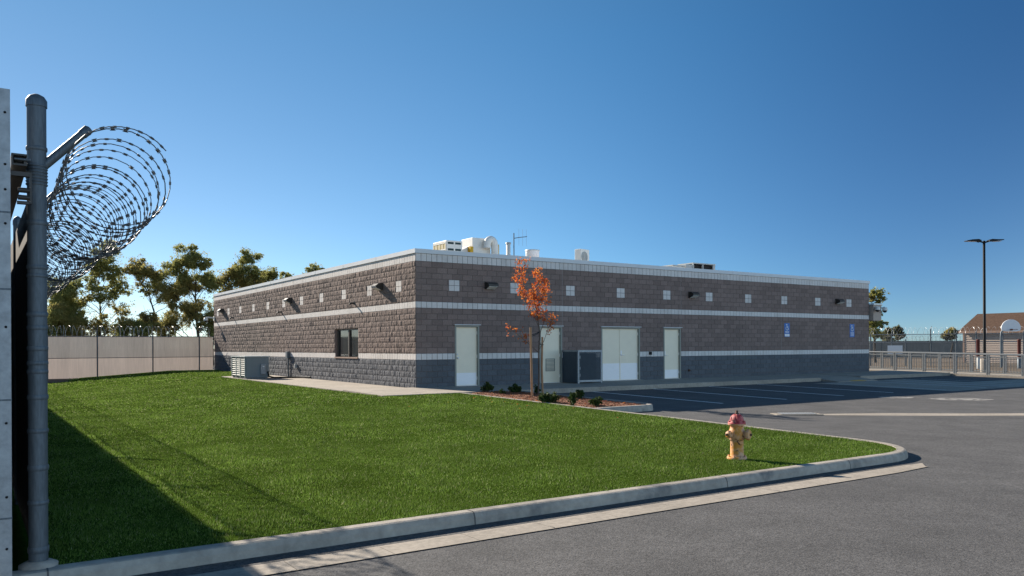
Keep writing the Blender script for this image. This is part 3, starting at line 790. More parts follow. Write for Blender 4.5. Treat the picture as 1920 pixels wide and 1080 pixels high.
# ------------------------------------------------------------------ equipment by the walls
t = thing('condenser_unit', 'grey ground air conditioner with louvred end on the concrete path', 'air conditioner', W(-2.40, -11.1, zR(-11)+.012), TH)
LX, LY, LZ = 1.0, 2.2, .95
b = MB(); b.box(.03,LX,0,LY,.05,LZ-.03,0,.01); b.box(.05,LX-.05,.05,LY-.05,0,.05); b.build('cabinet', M['cabinet'], t)
b = MB(); b.box(-.03,LX+.04,-.04,LY+.04,LZ-.03,LZ+.02,0,.01); b.build('lid', M['acgrey'], t)
b = MB(); b.box(.018,.029,.06,LY-.06,.12,LZ-.08); b.build('coil', M['acdark'], t)
b = MB()
for k in range(4):
    y = .05+k*(LY-.14)/3; b.box(-.012,.017,y,y+.05,.06,LZ-.04)
for k in range(9):
    z = .12+k*.086
    for j in range(3):
        y = .05+j*(LY-.14)/3; b.obox((.002,y+.051,z),(.015,0,.010),(0,(LY-.14)/3-.052,0),(-.006,0,.030))
b.build('louvre', M['louvre'], t)
b = MB(); b.box(.62,.84,-.10,-.002,.18,.62,0,.01); b.build('junction_box', M['galv'], t)
b = MB(); b.tube([(.95,-.02,.3),(.97,-.1,.1),(1.15,-.2,.04),(1.9,-.4,.04),(2.2,-.9,.05),(2.36,-1.35,.06)], .035, 8); b.build('refrigerant_pipe', M['black'], t)
b = MB(); b.box(.70,.78,-.106,-.101,.5,.55); b.build('name_plate', M['sign_white'], t)

t = thing('mesh_cage', 'low galvanised cage with dark screens against the wall between two doors', 'enclosure', W(5.99, 0, .37), TH)
H = 1.2; D = -.93; X1 = 1.12
b = MB()
def bar(x0,x1,y0,y1,z0,z1): b.box(x0,x1,y0,y1,z0,z1)
bar(0,.06,D,D+.06,0,H); bar(X1-.06,X1,D,D+.06,0,H); bar(.061,X1-.061,D,D+.06,H-.07,H); bar(.061,X1-.061,D,D+.06,.05,.12)
bar(0,.05,D+.061,-.02,H-.06,H-.001); bar(X1-.05,X1,D+.061,-.02,H-.06,H-.001); bar(X1-.05,X1,D+.061,-.02,.05,.11)
bar(X1-.05,X1-.001,-.075,-.02,0,H-.061)
b.build('frame', M['galv'], t)
b = MB(); b.box(.012,.03,D+.062,-.02,.03,H-.062); b.build('side_panel', M['mesh_dark'], t)
b = MB()
for k in range(25):
    x = .07+k*(X1-.14)/24; b.box(x-.011,x+.011,D+.02,D+.032,.121,H-.071)
for k in range(17):
    z = .15+k*.06; b.box(.061,X1-.061,D+.033,D+.04,z-.004,z+.004)
b.build('front_screen', M['mesh_dark'], t)
b = MB(); b.box(.08,X1-.12,-.75,-.1,.1,1.08,0,.02); b.build('machine', M['mesh_dark'], t)
for z in (.25,.5,.9): b = MB(); b.box(.07,.10,D-.012,D-.001,z,z+.1); b.build('hinge', M['galv'], t)

# ------------------------------------------------------------------ rooftop equipment
RZ = Z0+3.95
def condenser(label, loc, rz, w, dpt, h, fan, grp='rooftop condensers'):
    t = thing('roof_condenser', label, 'air conditioner', loc, rz, grp)
    b = MB(); b.box(0,w,0,dpt,.1,h,0,.02); b.box(.05,.13,.0,dpt,0,.1); b.box(w-.13,w-.05,0,dpt,0,.1); b.build('cabinet', M['offwhite'], t)
    if fan:
        b = MB(); cx_, cz_ = w*.42, h-.34; R = w*.38
        b.lathe([(R,-.002),(R,.006),(R-.02,.008)], 28, 0, Matrix.Translation((cx_,0,cz_)) @ Matrix.Rotation(math.pi/2,4,'X')); 
        for r in (R*.85,R*.7,R*.55,R*.4,R*.25): b.tube([(cx_+r*math.cos(a),-.012,cz_+r*math.sin(a)) for a in [2*math.pi*i/24 for i in range(24)]], .008, 4, closed=True)
        b.build('fan_grille', M['acgrey'], t)
        b = MB(); b.box(w+.001,w+.008,.08,dpt-.08,.2,h-.1)
        b.build('side_panel', M['acgrey'], t); b = MB(); b.box(w+.009,w+.03,dpt*.35,dpt*.5,h*.4,h*.62); b.build('grip', M['black'], t)
    else:
        b = MB(); b.box(-.008,-.001,.05,dpt-.05,.15,h-.06); b.build('coil', M['tan'], t)
        b = MB()
        for k in range(6):
            z = .18+k*(h-.28)/5; b.box(-.02,-.009,.03,dpt-.03,z-.02,z+.02)
        for k in range(5):
            y = .03+k*(dpt-.1)/4; b.box(-.024,-.0205,y,y+.03,.15,h-.05)
        b.build('grille', M['offwhite'], t)
        b = MB()
        for k in range(6):
            for j in range(2): z = .2+k*(h-.3)/5; x = .06+j*w*.46; b = MB(); b.box(x,x+w*.36,-.008,-.001,z-.045,z+.035); b.build('vent_slot', M['acdark'], t)
    return t
def roofpos(px, py_d):
    """point on the roof seen at picture column px, d metres behind the wall line"""
    k = (px-960)/1507; dd = -py_d
    s = (k*(CX.y+AX.y*dd) - CX.x - AX.x*dd)/(BX.x - k*BX.y); return s
def rp(px, back, z=RZ): return W(roofpos(px, back), -back, z)
def hpx(px, back, y):
    Y = rp(px, back).y; return 1.7 + (650.3-.0046*(px-960)-y)*Y/1507 - RZ
condenser('cream slotted condenser nearest the building corner on the roof', rp(838, 4.0), TH, .72, 1.1, hpx(838,4,450), False)
t = thing('roof_air_handler', 'white rooftop duct box with curved hood and yellow edges', 'air handler', rp(887, 4.6), TH)
b = MB(); b.box(0,.86,0,.9,.55,1.84,0,.015)
for x_ in (.06,.70): b.box(x_,x_+.1,.05,.85,0,.55)
b.build('cabinet', M['offwhite'], t)
b = MB(); b.prism([(-.62,1.02),(-.62,1.22),(-.02,1.52),(-.02,1.12)], (0,.15,0), (1,0,0), (0,0,1), (0,.6,0)); b.build('intake_hood', M['offwhite'], t)
for (a_) in ((-.70,-.50,.0,.8,0,1.24), (-.49,-.13,.13,.149,1.06,1.12), (-.14,-.004,-.06,.4,.0,1.46), (1.10,1.16,-.2,.1,.3,1.60)):
    b = MB(); b.box(*a_); b.build('insulation', M['yellow'], t)
b = MB()
b.tube([(.56,-.22,1.42),(.565,-.22,1.5)]+[(.74-.17*math.cos(a), -.22, 1.58+.20*math.sin(a)) for a in [math.pi*i/12 for i in range(1,12)]]+[(.93,-.22,1.5),(.95,-.22,.0)], .15, 18); b.build('curved_duct', M['offwhite'], t)
t = thing('vent_pipe', 'short white vent pipe standing on the roof beside the curved duct', 'vent pipe', rp(954, 4.6), TH)
b = MB(); b.lathe([(.09,0),(.09,1.72),(.08,1.72)], 16); b.build('pipe', M['offwhite'], t); b = MB(); b.lathe([(.115,1.68),(.115,1.75),(0,1.77)], 16); b.build('cap', M['acgrey'], t)
t = thing('antenna', 'thin roof antenna mast with sideways boom', 'antenna', rp(964.5, 4.2), TH)
b = MB(); b.tube([(0,0,0),(0,0,2.10)], .022, 8); b.build('mast', M['galv_dark'], t)
b = MB(); b.tube([(0,0,1.88),(.22,0,1.93),(.66,0,2.0)], .015, 6); b.build('boom', M['galv_dark'], t)
for k in range(3):
    b = MB(); x = .25+k*.19; b.tube([(x,0,1.6),(x,0,2.3)], .004, 4); b.build('element', M['galv_dark'], t)
t = thing('roof_vent', 'squat round silver vent cap on the roof right of the antenna', 'roof vent', rp(999, 4.2), TH)
b = MB(); b.lathe([(.18,0),(.18,.82),(.29,.82),(.29,1.42)], 24); b.build('drum', M['steel'], t); b = MB(); b.lathe([(.31,1.40),(.31,1.45),(.1,1.48),(0,1.48)], 24); b.build('lid', M['offwhite'], t)
condenser('white boxy condenser with round fan alone on the roof', rp(1090, 4.0), TH+.25, .62, .34, 1.65, True)
t = thing('roof_hatch_unit', 'low dark open-sided unit on the far part of the roof', 'rooftop unit', rp(1300, 3.2), TH)
b = MB(); b.box(0,1.45,.05,.9,0,1.2); b.build('inner_coil', M['black'], t)
b = MB(); b.box(-.04,1.49,-.06,.96,1.25,1.30)
for x in (-.04,.60,1.32): b.box(x,x+.06,-.05,.02,.0,1.245)
b.box(-.5,-.05,-.02,.7,.0,1.20); b.box(1.385,1.47,-.045,.6,.0,1.245); b.build('casing', M['acgrey'], t)
t = thing('roof_curb_unit', 'very low pale unit on the roof left of the dark unit', 'rooftop unit', rp(1262, 3.2), TH)
b = MB(); b.box(0,.75,0,.8,0,1.08,0,.02); b.build('box', M['offwhite'], t); b = MB(); b.box(-.04,.79,-.04,.84,1.081,1.13); b.build('lid', M['acgrey'], t)
t = thing('roof_stub', 'small pale box above the roof edge over the sunlit wall', 'rooftop unit', W(5,-19.5,RZ), TH)
b = MB(); b.box(0,.5,0,.5,0,1.15,0,.02); b.build('box', M['offwhite'], t); b = MB(); b.box(-.03,.53,-.03,.53,1.151,1.2); b.build('lid', M['coping'], t)

# ------------------------------------------------------------------ fire hydrant
hp = (3.1, 11.1); hz = lawn_z(*sd(hp))-.012
t = thing('fire_hydrant', 'worn yellow fire hydrant with a faded red bonnet on the lawn near the kerb', 'fire hydrant', (hp[0], hp[1], hz), .0)
b = MB(); b.lathe([(.135,0),(.135,.028),(.128,.034),(.098,.040),(.092,.055),(.088,.20),(.088,.255),(.102,.27),(.110,.31),(.112,.355),(.106,.395),(.096,.41),(.092,.43),(.092,.462),(.118,.468),(.118,.488)], 32)
for k in range(8):
    a = 2*math.pi*k/8+.2; b.lathe([(.013,.028),(.013,.05),(0,.052)], 6, 0, Matrix.Translation((.116*math.cos(a),.116*math.sin(a),0)))
b.build('barrel', M['hyd_yellow'], t)
b = MB(); b.lathe([(.120,.489),(.120,.507),(.098,.512),(.096,.535),(.086,.575),(.062,.605),(.03,.618)], 32)
for k in range(8):
    a = 2*math.pi*k/8; b.lathe([(.013,.505),(.013,.525),(0,.527)], 6, 0, Matrix.Translation((.107*math.cos(a),.107*math.sin(a),0)))
for k in range(6):
    a = 2*math.pi*k/6+.3; b.tube([(.096*math.cos(a),.096*math.sin(a),.52),(.088*math.cos(a),.088*math.sin(a),.575),(.04*math.cos(a),.04*math.sin(a),.617)], .007, 5)
bo = b.build('bonnet', M['hyd_red'], t)
b = MB(); b.lathe([(.03,.612),(.028,.63),(.02,.634),(.02,.668),(0,.67)], 5); b.build('operating_nut', M['rust'], bo)
def nozzle(ang, r, l, zc):
    m_ = Matrix.Translation((0,0,zc)) @ Matrix.Rotation(ang,4,'Z') @ Matrix.Rotation(math.pi/2,4,'Y')
    b = MB(); b.lathe([(r*.8,.07),(r*.8,l-.03),(r*.95,l-.03)], 20, 0, m_); nz = b.build('nozzle', M['hyd_yellow'], t)
    b = MB(); b.lathe([(r,l-.03),(r*1.06,l-.02),(r*1.06,l+.012),(r*.9,l+.022),(r*.35,l+.026)], 20, 0, m_)
    for k in range(6):
        a = math.pi*k/3; b.lathe([(.008,l-.03),(.008,l+.014)], 5, 0, m_ @ Matrix.Translation((r*1.08*math.cos(a), r*1.08*math.sin(a), 0)))
    cp = b.build('cap', M['hyd_yellow'], nz)
    b = MB(); b.lathe([(.02,l+.02),(.017,l+.05),(0,l+.051)], 5, 0, m_); b.build('cap_nut', M['rust'], nz)
nozzle(math.radians(-38), .064, .165, .345); nozzle(math.radians(208), .044, .15, .345)
b = MB(); b.tube([(.10,-.12,.33),(.06,-.13,.28),(.0,-.125,.26),(-.06,-.115,.29)], .004, 5); b.tube([(-.02,-.089,.255),(.012,-.089,.205)], .009, 5); b.build('chain', M['rust'], t)

# ------------------------------------------------------------------ plants: leaves, trunks
def leaves(clumps, size, seed, per=60, squash=.55, droop=0.0, spread=.24):
    """clumps: (x,y,z, rx,ry,rz, count). Small quads gathered into twig sized tufts; returns V, F"""
    r = np.random.default_rng(seed); Vs = []
    for (x, y, z, rx, ry, rz, cnt) in clumps:
        nt = max(3, cnt//per); u = r.normal(size=(nt,3)); u /= np.linalg.norm(u, axis=1)[:,None]
        tc_ = u*(r.uniform(.15,1,nt)**.5)[:,None]*np.array([rx,ry,rz]) + np.array([x,y,z])
        idx = r.integers(0, nt, cnt); sc = min(rx,ry,rz)
        p = tc_[idx] + r.normal(size=(cnt,3))*np.array([spread,spread,spread*.8])*sc*(.6+.8*r.random(nt)[idx])[:,None]
        p[:,2] -= droop*np.abs(r.normal(size=cnt))
        a = r.normal(size=(cnt,3)); a /= np.linalg.norm(a,axis=1)[:,None]
        c = np.cross(a, r.normal(size=(cnt,3))); c /= np.linalg.norm(c,axis=1)[:,None]
        s = size*r.uniform(.6,1.35,cnt)[:,None]
        a *= s; c *= s*squash
        Vs.append(np.stack([p-a, p+c*.9-a*.1, p+a, p-c*.9-a*.1], 1).reshape(-1,3))
    V = np.concatenate(Vs); return V, np.arange(len(V)).reshape(-1,4)
def far_tree(label, px, Y, z0, clumps, lean=0.0, seed=1, gold=None, top=None, mats=('leaf_green','leaf_gold'), tr=.16, name='tall_tree', cat='tree', group=None, leaf=.095, dens=1.5, extra=1):
    """clumps in picture-metres: (dx, dz, r, density, kind 0 green 1 gold)"""
    r = random.Random(seed); X = (px-960)/1507*Y
    t = thing(name, label, cat, (X, Y, z0), 0, group)
    H = top or max(c[1]+c[2]*.6 for c in clumps)
    g0, g1 = [], []; b = MB()
    ht = H*.72; pts = []; 
    for i in range(8):
        u = i/7; pts.append(Vector((lean*u + .15*math.sin(u*5+seed)*u, .2*math.sin(u*4+seed*2), ht*u)))
    rad = [tr*(1-.82*(i/7))+.015 for i in range(8)]
    b.tube(pts, rad, 8)
    more = [(dx+r.uniform(-.9,.9)*cr, dz-r.uniform(-.2,1.1)*cr, cr*r.uniform(.55,.85), dn*.8, kind) for (dx, dz, cr, dn, kind) in clumps]
    for (dx, dz, cr, dn, kind) in clumps + [q for q in more if q[1] > 2.2]:
        cy_ = r.uniform(-.6,.6)*cr
        c = Vector((dx, cy_, dz))
        zb = max(.12*H, min(ht*.95, dz-cr*r.uniform(.9,1.9)-abs(dx)*.35)); u = zb/ht*7; i = int(min(6, u)); st = pts[i].lerp(pts[i+1], min(1,u-i))
        mid = st.lerp(c, .5) + Vector((r.uniform(-.2,.2), r.uniform(-.2,.2), r.uniform(-.1,.35)*cr)); r0 = max(.03, tr*.45*(1-zb/H))
        b.tube([st, st.lerp(mid,.5)+Vector((0,0,.08)), mid, c], [r0, r0*.8, r0*.6, .02], 6)
        for k in range(6):
            e_ = c + Vector((r.gauss(0,.6), r.gauss(0,.6), r.gauss(.3,.5)))*cr; q = mid.lerp(c, r.uniform(.2,.95))
            b.tube([q, q.lerp(e_,.5)+Vector((0,0,.1)), e_], [r0*.35+.008, .014, .006], 4)
        sub = 7*extra
        for k in range(sub):
            rr_ = cr*r.uniform(.30,.62); th = r.uniform(0, 6.28); q = cr*r.uniform(.1,.95)
            g = (c.x+q*math.cos(th), c.y+r.uniform(-.7,.7)*cr, c.z+q*math.sin(th)*.85, rr_, rr_*1.1, rr_*.8, int(480*dn*dens*(cr/1.3)**2/extra))
            (g1 if kind else g0).append(g)
        g = (c.x, c.y, c.z, cr*1.3, cr*1.3, cr*1.15, int(300*dn*dens*(cr/1.3)**2)); (g1 if kind else g0).append(g)
    b.build('trunk', M['bark_far'], t)
    for g, m_ in ((g0, mats[0]), (g1, mats[1])):
        if g:
            V, F = leaves(g, leaf, seed*7+len(g), per=9, spread=.17, squash=.42); np_mesh('crown', V, F, M[m_], t)
    return t
G = 'tall trees behind the far fence'
k = 80/1507
def PX(px, cl): return [((x-px)*k, (700-y)*k, r*k, dn, kd) for (x, y, r, dn, kd) in cl]
def TR(label, px, cl, **kw): far_tree(label, px, 80 + kw.pop('dy', 0), -.5, PX(px, cl), group=G, **kw)
TR('dark bushy tree just right of the galvanised post, behind the far fence', 130, [(130,565,30,1.1,0),(112,590,28,1,0),(150,590,26,1,0),(100,545,22,.7,0),(125,620,30,.8,1),(92,615,25,.8,1),(140,540,18,.7,0)], seed=11, tr=.16)
TR('tall slender tree with a feathery top under the wire coil', 186, [(205,480,22,.9,0),(190,505,22,.9,0),(215,515,22,.8,0),(178,535,18,.6,0),(222,545,18,.6,0),(200,560,20,.6,0),(165,560,15,.4,1),(228,585,18,.5,1),(205,615,24,.7,1),(175,615,20,.6,1)], seed=12, tr=.16)
TR('tree with a trunk leaning left and a thin golden top', 318, [(255,500,16,.8,1),(243,512,12,.7,1),(275,515,20,.8,1),(290,540,20,.7,0),(300,520,16,.6,1),(262,535,12,.4,1),(285,605,22,.7,0),(305,620,20,.7,0),(310,560,16,.5,1)], seed=13, lean=-1.9, tr=.18)
TR('tall broad tree in green and gold left of the building', 378, [(345,490,24,1,0),(370,500,22,1,0),(335,520,22,.9,0),(385,525,20,.9,0),(330,555,24,1,1),(350,540,24,1,1),(395,540,16,.8,0),(345,585,26,1,1),(330,610,24,.8,1),(378,580,18,.6,1),(392,600,16,.6,0),(360,475,13,.8,0)], seed=14, lean=-.6, tr=.19)
TR('tall tree with a golden lower crown rising over the left roof edge', 452, [(462,482,17,1,0),(445,500,20,1,0),(470,505,18,1,0),(425,520,20,1,1),(450,525,22,1,1),(430,545,20,.9,1),(475,530,18,.9,1),(460,472,10,.9,0),(420,560,18,.8,0),(445,580,24,.8,1)], seed=15, dy=4)
TR('lower round tree behind the left part of the roof', 505, [(500,510,15,1.1,0),(515,512,14,1,0),(490,520,14,1,1),(508,530,18,1,0),(510,560,22,.8,0)], seed=16, dy=6, tr=.14)
TR('small olive tree top just above the roof edge', 538, [(535,512,11,1.1,0),(547,515,9,1,0),(528,522,10,1,0),(540,540,18,1,0)], seed=17, dy=8, tr=.12)
TR('single dark round tree top standing alone over the roof', 590, [(588,492,12,1.3,0),(600,496,11,1.2,0),(578,502,11,1.2,0),(592,510,14,1.3,0),(608,505,9,.9,0),(590,540,20,1,0)], seed=18, dy=10, tr=.15)
for i_, (x_, y_, r_) in enumerate(((100,600,34),(240,612,22),(275,605,20),(400,600,20))):
    TR(['low golden scrub beside the bushy tree behind the far fence','low scrub between the slender tree and the leaning tree','low pale scrub below the leaning trunk','low scrub beside the far corner of the building'][i_], x_, [(x_,y_,r_*.8,.9,1),(x_-14,y_+12,r_*.7,.8,i_%2),(x_+14,y_+12,r_*.7,.8,1),(x_,y_+25,r_,.8,0)], seed=20+i_, dy=-3, tr=.08)

def RTREE(label, px, Y, cl, **kw):
    kk = Y/1507; far_tree(label, px, Y, .1, [((x-px)*kk, (690-y)*kk, r*kk, dn, kd) for (x, y, r, dn, kd) in cl], **kw)
RTREE('bushy golden green tree behind the camera box at the building end', 1640, 72, [(1646,560,12,1.2,0),(1636,567,10,1.2,1),(1652,572,9,1,0),(1640,590,12,.9,0),(1636,612,14,1.2,0),(1648,618,12,1,0),(1632,632,13,1,0),(1650,638,10,.6,0)], seed=31, tr=.13)
for i_, (x_, y_, Y_, r_) in enumerate(((1664,641,105,10),(1683,637,110,8),(1783,637,95,9))):
    RTREE(['low green tree beyond the chain-link fence by the building end','small green tree beside the low green one beyond the fence','rusty brown tree beside the brown-roofed house'][i_], x_, Y_,
          [(x_,y_,r_*.6,1.1,1 if i_==2 else 0),(x_-r_*.6,y_+r_*.5,r_*.6,1,1 if i_==2 else 0),(x_+r_*.6,y_+r_*.5,r_*.6,1,0),(x_,y_+r_*1.2,r_,1,0)], seed=40+i_, tr=.1, mats=('leaf_hazy','leaf_gold'), leaf=.24, name='skyline_tree', group='small trees on the right skyline')

# young autumn tree and its stakes
ts, td = 1.62, 4.55; tz = mulch_z(ts, td)
t = thing('young_maple_tree', 'young tree with orange and red leaves staked in the planter', 'tree', W(ts, td, tz-.02), 0)
b = MB(); r = random.Random(5)
def B(*p): return [Vector(q) for q in p]
main = B((0,0,0),(.03,.02,.6),(.02,-.02,1.2),(.06,0,1.8),(-.02,.02,2.4),(-.17,0,3.1),(-.36,.02,3.88))
b.tube(main, [.025,.022,.020,.017,.013,.009,.004], 8)
br = [(B((.02,0,1.25),(-.25,.05,1.5),(-.55,.0,1.75),(-.78,-.05,1.92)), .011), (B((.02,0,1.3),(.18,.05,1.6),(.30,.0,1.95),(.40,.05,2.15)), .011),
      (B((.06,0,1.8),(.20,.06,2.2),(.25,.05,2.7),(.22,0,3.1)), .011), (B((0,0,2.2),(-.25,.05,2.55),(-.5,-.02,3.0),(-.72,0,3.6)), .011), (B((-.02,0,2.4),(-.28,-.08,2.8),(-.45,-.08,3.35),(-.48,-.05,3.75)), .010),
      (B((-.1,0,2.9),(.0,.05,3.2),(.05,.05,3.6)), .008), (B((.03,0,2.0),(-.15,.1,2.4),(-.2,.1,3.0)), .008), (B((-.0,0,2.5),(.12,-.08,2.8),(.2,-.1,3.35)), .007)]
tuft = []
for pts, r0 in br:
    b.tube(pts, [r0*(1-.8*i/(len(pts)-1)) for i in range(len(pts))], 6)
    for q in range(14):
        u = r.uniform(.42, 1.02)*(len(pts)-1); i = min(len(pts)-2, int(u)); p = pts[i].lerp(pts[i+1], u-i)
        e_ = p + Vector((r.gauss(0,.075), r.gauss(0,.09), r.gauss(.06,.075))); b.tube([p, e_], [.004,.002], 4)
        low = p.z < 2.2
        tuft.append((e_.x, e_.y, e_.z, .075,.075,.085, 16 if not low else 8))
for q in range(30):
    u = r.uniform(3.6, 6.05); i = min(5, int(u)); p = main[i].lerp(main[i+1], u-i); e_ = p + Vector((r.gauss(0,.10), r.gauss(0,.11), r.gauss(.05,.07)))
    b.tube([p, e_], [.004,.002], 4); tuft.append((e_.x, e_.y, e_.z, .085,.085,.10, 18))
b.build('trunk', M['bark'], t)
V, F = leaves(tuft, .030, 9, per=5, squash=.75, spread=.5); np_mesh('crown', V, F, M['leaf_red'], t)
for (s, d, h, l) in ((.95, 5.2, 1.98, 'slim wooden tree stake left of the young orange tree'), (2.0, 4.25, 1.72, 'slim wooden tree stake right of the young orange tree, in front of the second door')):
    t = thing('tree_stake', l, 'stake', W(s, d, mulch_z(s, d)-.03), 0, 'stakes of the young tree')
    b = MB(); b.tube([(0,0,0),(-.02,0,h*.5),(-.035 if s < 1 else .0,0,h)], [.033,.031,.029], 10); b.build('pole', M['wood'], t)
    b = MB(); tgt = W(ts, td, 0) - W(s, d, 0); zt_ = h-.22
    b.tube([(-.05,.03,zt_),(tgt.x*.5,tgt.y*.5,zt_+.04),(tgt.x+.02,tgt.y,zt_+.10),(tgt.x+.04,tgt.y+.03,zt_+.09),(tgt.x*.5,tgt.y*.5+.03,zt_-.0),(.03,-.03,zt_-.01)], .011, 6); b.build('tie', M['black'], t)
b = MB(); r = random.Random(77)
for i in range(170):
    s_, d_ = (r.uniform(FS+.05, PS1-.25), r.uniform(PD0+.1, PD1-.3)) if i < 110 else (min(FS-.1, r.gauss(-.2, 1.3)), r.gauss(6.5, 2.2))
    if i >= 110 and not lawn_ok(s_, d_): continue
    z_ = mulch_z(s_, d_)+.02 if i < 110 else lawn_z(s_, d_)+.03
    a = r.uniform(0, 6.3); q = r.uniform(.018, .034); ux = Vector((math.cos(a), math.sin(a), r.uniform(-.4,.4)))*q; uy = Vector((-math.sin(a), math.cos(a), r.uniform(-.4,.4)))*q*.7
    c = W(s_, d_, z_); b.add([c-ux, c+uy, c+ux, c-uy], [(0,1,2,3)])
fl = stuff(b.build('fallen_leaves', M['leaf_red'])); tag(fl, 'fallen orange leaves scattered under the young tree', 'fallen leaves')
# shrubs
def shrub(label, px, py, w, h, seed, n_=900, upright=False, z=.30):
    Y = 1507*(1.7-z)/(py-(650.3-.0046*(px-960))); X = (px-960)/1507*Y
    s, d = sd((X, Y)); t = thing('planter_shrub', label, 'shrub', (X, Y, mulch_z(clamp(s,FS,2.1), clamp(d,2.75,8.8))-.01), 0, 'small shrubs in the planter')
    r_ = random.Random(seed); b = MB(); cl = []
    for i in range(12):
        a = r_.uniform(0,6.28); q = r_.uniform(.1,1)**.6; e_ = (w*.45*q*math.cos(a), w*.45*q*math.sin(a), h*(1-.55*q*q)*r_.uniform(.75,1.05) if not upright else h*r_.uniform(.45,1.05))
        b.tube([(0,0,0),(e_[0]*.5,e_[1]*.5,e_[2]*.6),e_], [.008,.006,.003], 4)
        cl.append((e_[0]*.9,e_[1]*.9,e_[2]*.86, w*.17,w*.17,h*.2, n_//14)); cl.append((e_[0]*.5,e_[1]*.5,e_[2]*.5, w*.16,w*.16,h*.2, n_//22))
    b.build('stem', M['bark'], t); V, F = leaves(cl, .028, seed, per=8, squash=.6); np_mesh('foliage', V, F, M['leaf_shrub'], t)
shrub('round dark green shrub at the sidewalk end of the planter', 914, 737, .42, .30, 1)
shrub('tiny light green sprig in the planter between two dark shrubs', 941, 740, .18, .16, 2, 260)
shrub('dark green shrub left of the first stake, against the sidewalk', 965, 738, .40, .30, 3)
shrub('small dark shrub behind the big light green one', 1006, 738, .24, .26, 4, 500)
shrub('largest, light green sunlit shrub in front of the second stake', 1026, 752, .58, .32, 5, 1500)
shrub('upright leafy shrub right of the largest shrub', 1075, 757, .28, .36, 6, 700, True)
shrub('dark shrub at the back edge of the planter', 1086, 746, .30, .28, 7, 600)
shrub('dark low shrub nearest the planter tip', 1118, 757, .40, .24, 8, 700)

# ------------------------------------------------------------------ fences and razor wire on the left
FN = -11.62                                                  # fence line (s)
FTOP = 2.9
def fence_post(parent, s, d, z0, z1, r, m_, cap=True):
    b = MB(); p = W(s, d, 0); b.lathe([(r, z0), (r, z1)], 18, 0, Matrix.Translation(p))
    if cap: b.lathe([(r*1.10, z1-.04), (r*1.10, z1+.005), (r*.8, z1+.035), (r*.3, z1+.052), (0, z1+.054)], 18, 0, Matrix.Translation(p))
    return b
lf = thing('slatted_side_fence', 'tall dark slatted fence running along the left edge of the lawn', 'fence', W(FN, 16.83, .15), 0)
off = Matrix.Translation(-W(FN, 16.83, .15))
def loc_build(b, name, m_, parent, O):
    b.v = [tuple(Vector(p)-O) for p in b.v]; return b.build(name, m_, parent)
LO = W(FN, 16.83, .15)
b = MB()
dd = 16.70
while dd > -26:                                              # slats are one woven panel; thin upright strips
    b.obox(W(FN-.02, dd, lawn_z(FN, dd)+.03), BX*.012, AX*-.083, Vector((0,0,FTOP-lawn_z(FN,dd)-.05))); dd -= .085
loc_build(b, 'slat_panel', M['slat_dark'], lf, LO)
b = MB()
for z in (FTOP, 1.5, .30):
    b.tube([W(FN+.01, 16.75, z), W(FN+.01, -26, z if z > 1 else z-.25)], .022, 8)
loc_build(b, 'rail', M['galv_dark'], lf, LO)
posts = [16.83] + [13.9-2.95*i for i in range(14)]
for i, dd in enumerate(posts):
    z0 = lawn_z(FN, dd)-.1
    if i == 0:
        b = fence_post(lf, FN, dd, z0, 3.47, .0625, None); po = loc_build(b, 'post', M['galv_dark'], lf, LO)
        b = MB(); p = W(FN, dd, 0)
        def zy(py): return 1.7 - (py-653.8)*5.75/1507
        for py, hh in ((279,.03),(418,.035),(501,.03),(517,.025),(589,.035),(614,.03),(653,.035),(680,.03),(696,.03),(744,.035),(807,.03),(876,.04),(941,.03),(1029,.045)):
            b = MB(); b.lathe([(.0655, zy(py)-hh/2), (.069, zy(py)-hh/4), (.069, zy(py)+hh/4), (.0655, zy(py)+hh/2)], 18, 0, Matrix.Translation(p)); loc_build(b, 'band_clamp', M['galv_dark'], po, LO)
        b = MB()
        for q in range(7): b.lathe([(.066, zy(348)+q*.022), (.071, zy(348)+q*.022+.008), (.066, zy(348)+q*.022+.016)], 18, 0, Matrix.Translation(p))
        loc_build(b, 'wire_wrap', M['galv_dark'], po, LO)
        b = MB(); b.lathe([(.13,z0),(.125,.165),(.085,.185),(.066,.19)], 20, 0, Matrix.Translation(p)); loc_build(b, 'footing', M['kerb'], po, LO)
    else:
        b = fence_post(lf, FN, dd, z0, FTOP+.1, .04, None); loc_build(b, 'post', M['galv_dark'], lf, LO)
    b = MB(); ra = .032 if i == 0 else .024
    p0 = W(FN+.03, dd, 3.00); p1 = W(FN+.33, dd, 3.32); dr_ = (p1-p0).normalized()
    b.tube([p0, p1], ra, 12); b.tube([p1-dr_*.06, p1, p1+dr_*.012], [ra*1.12, ra*1.12, ra*.6], 12)
    loc_build(b, 'arm', M['galv_dark'], lf, LO)
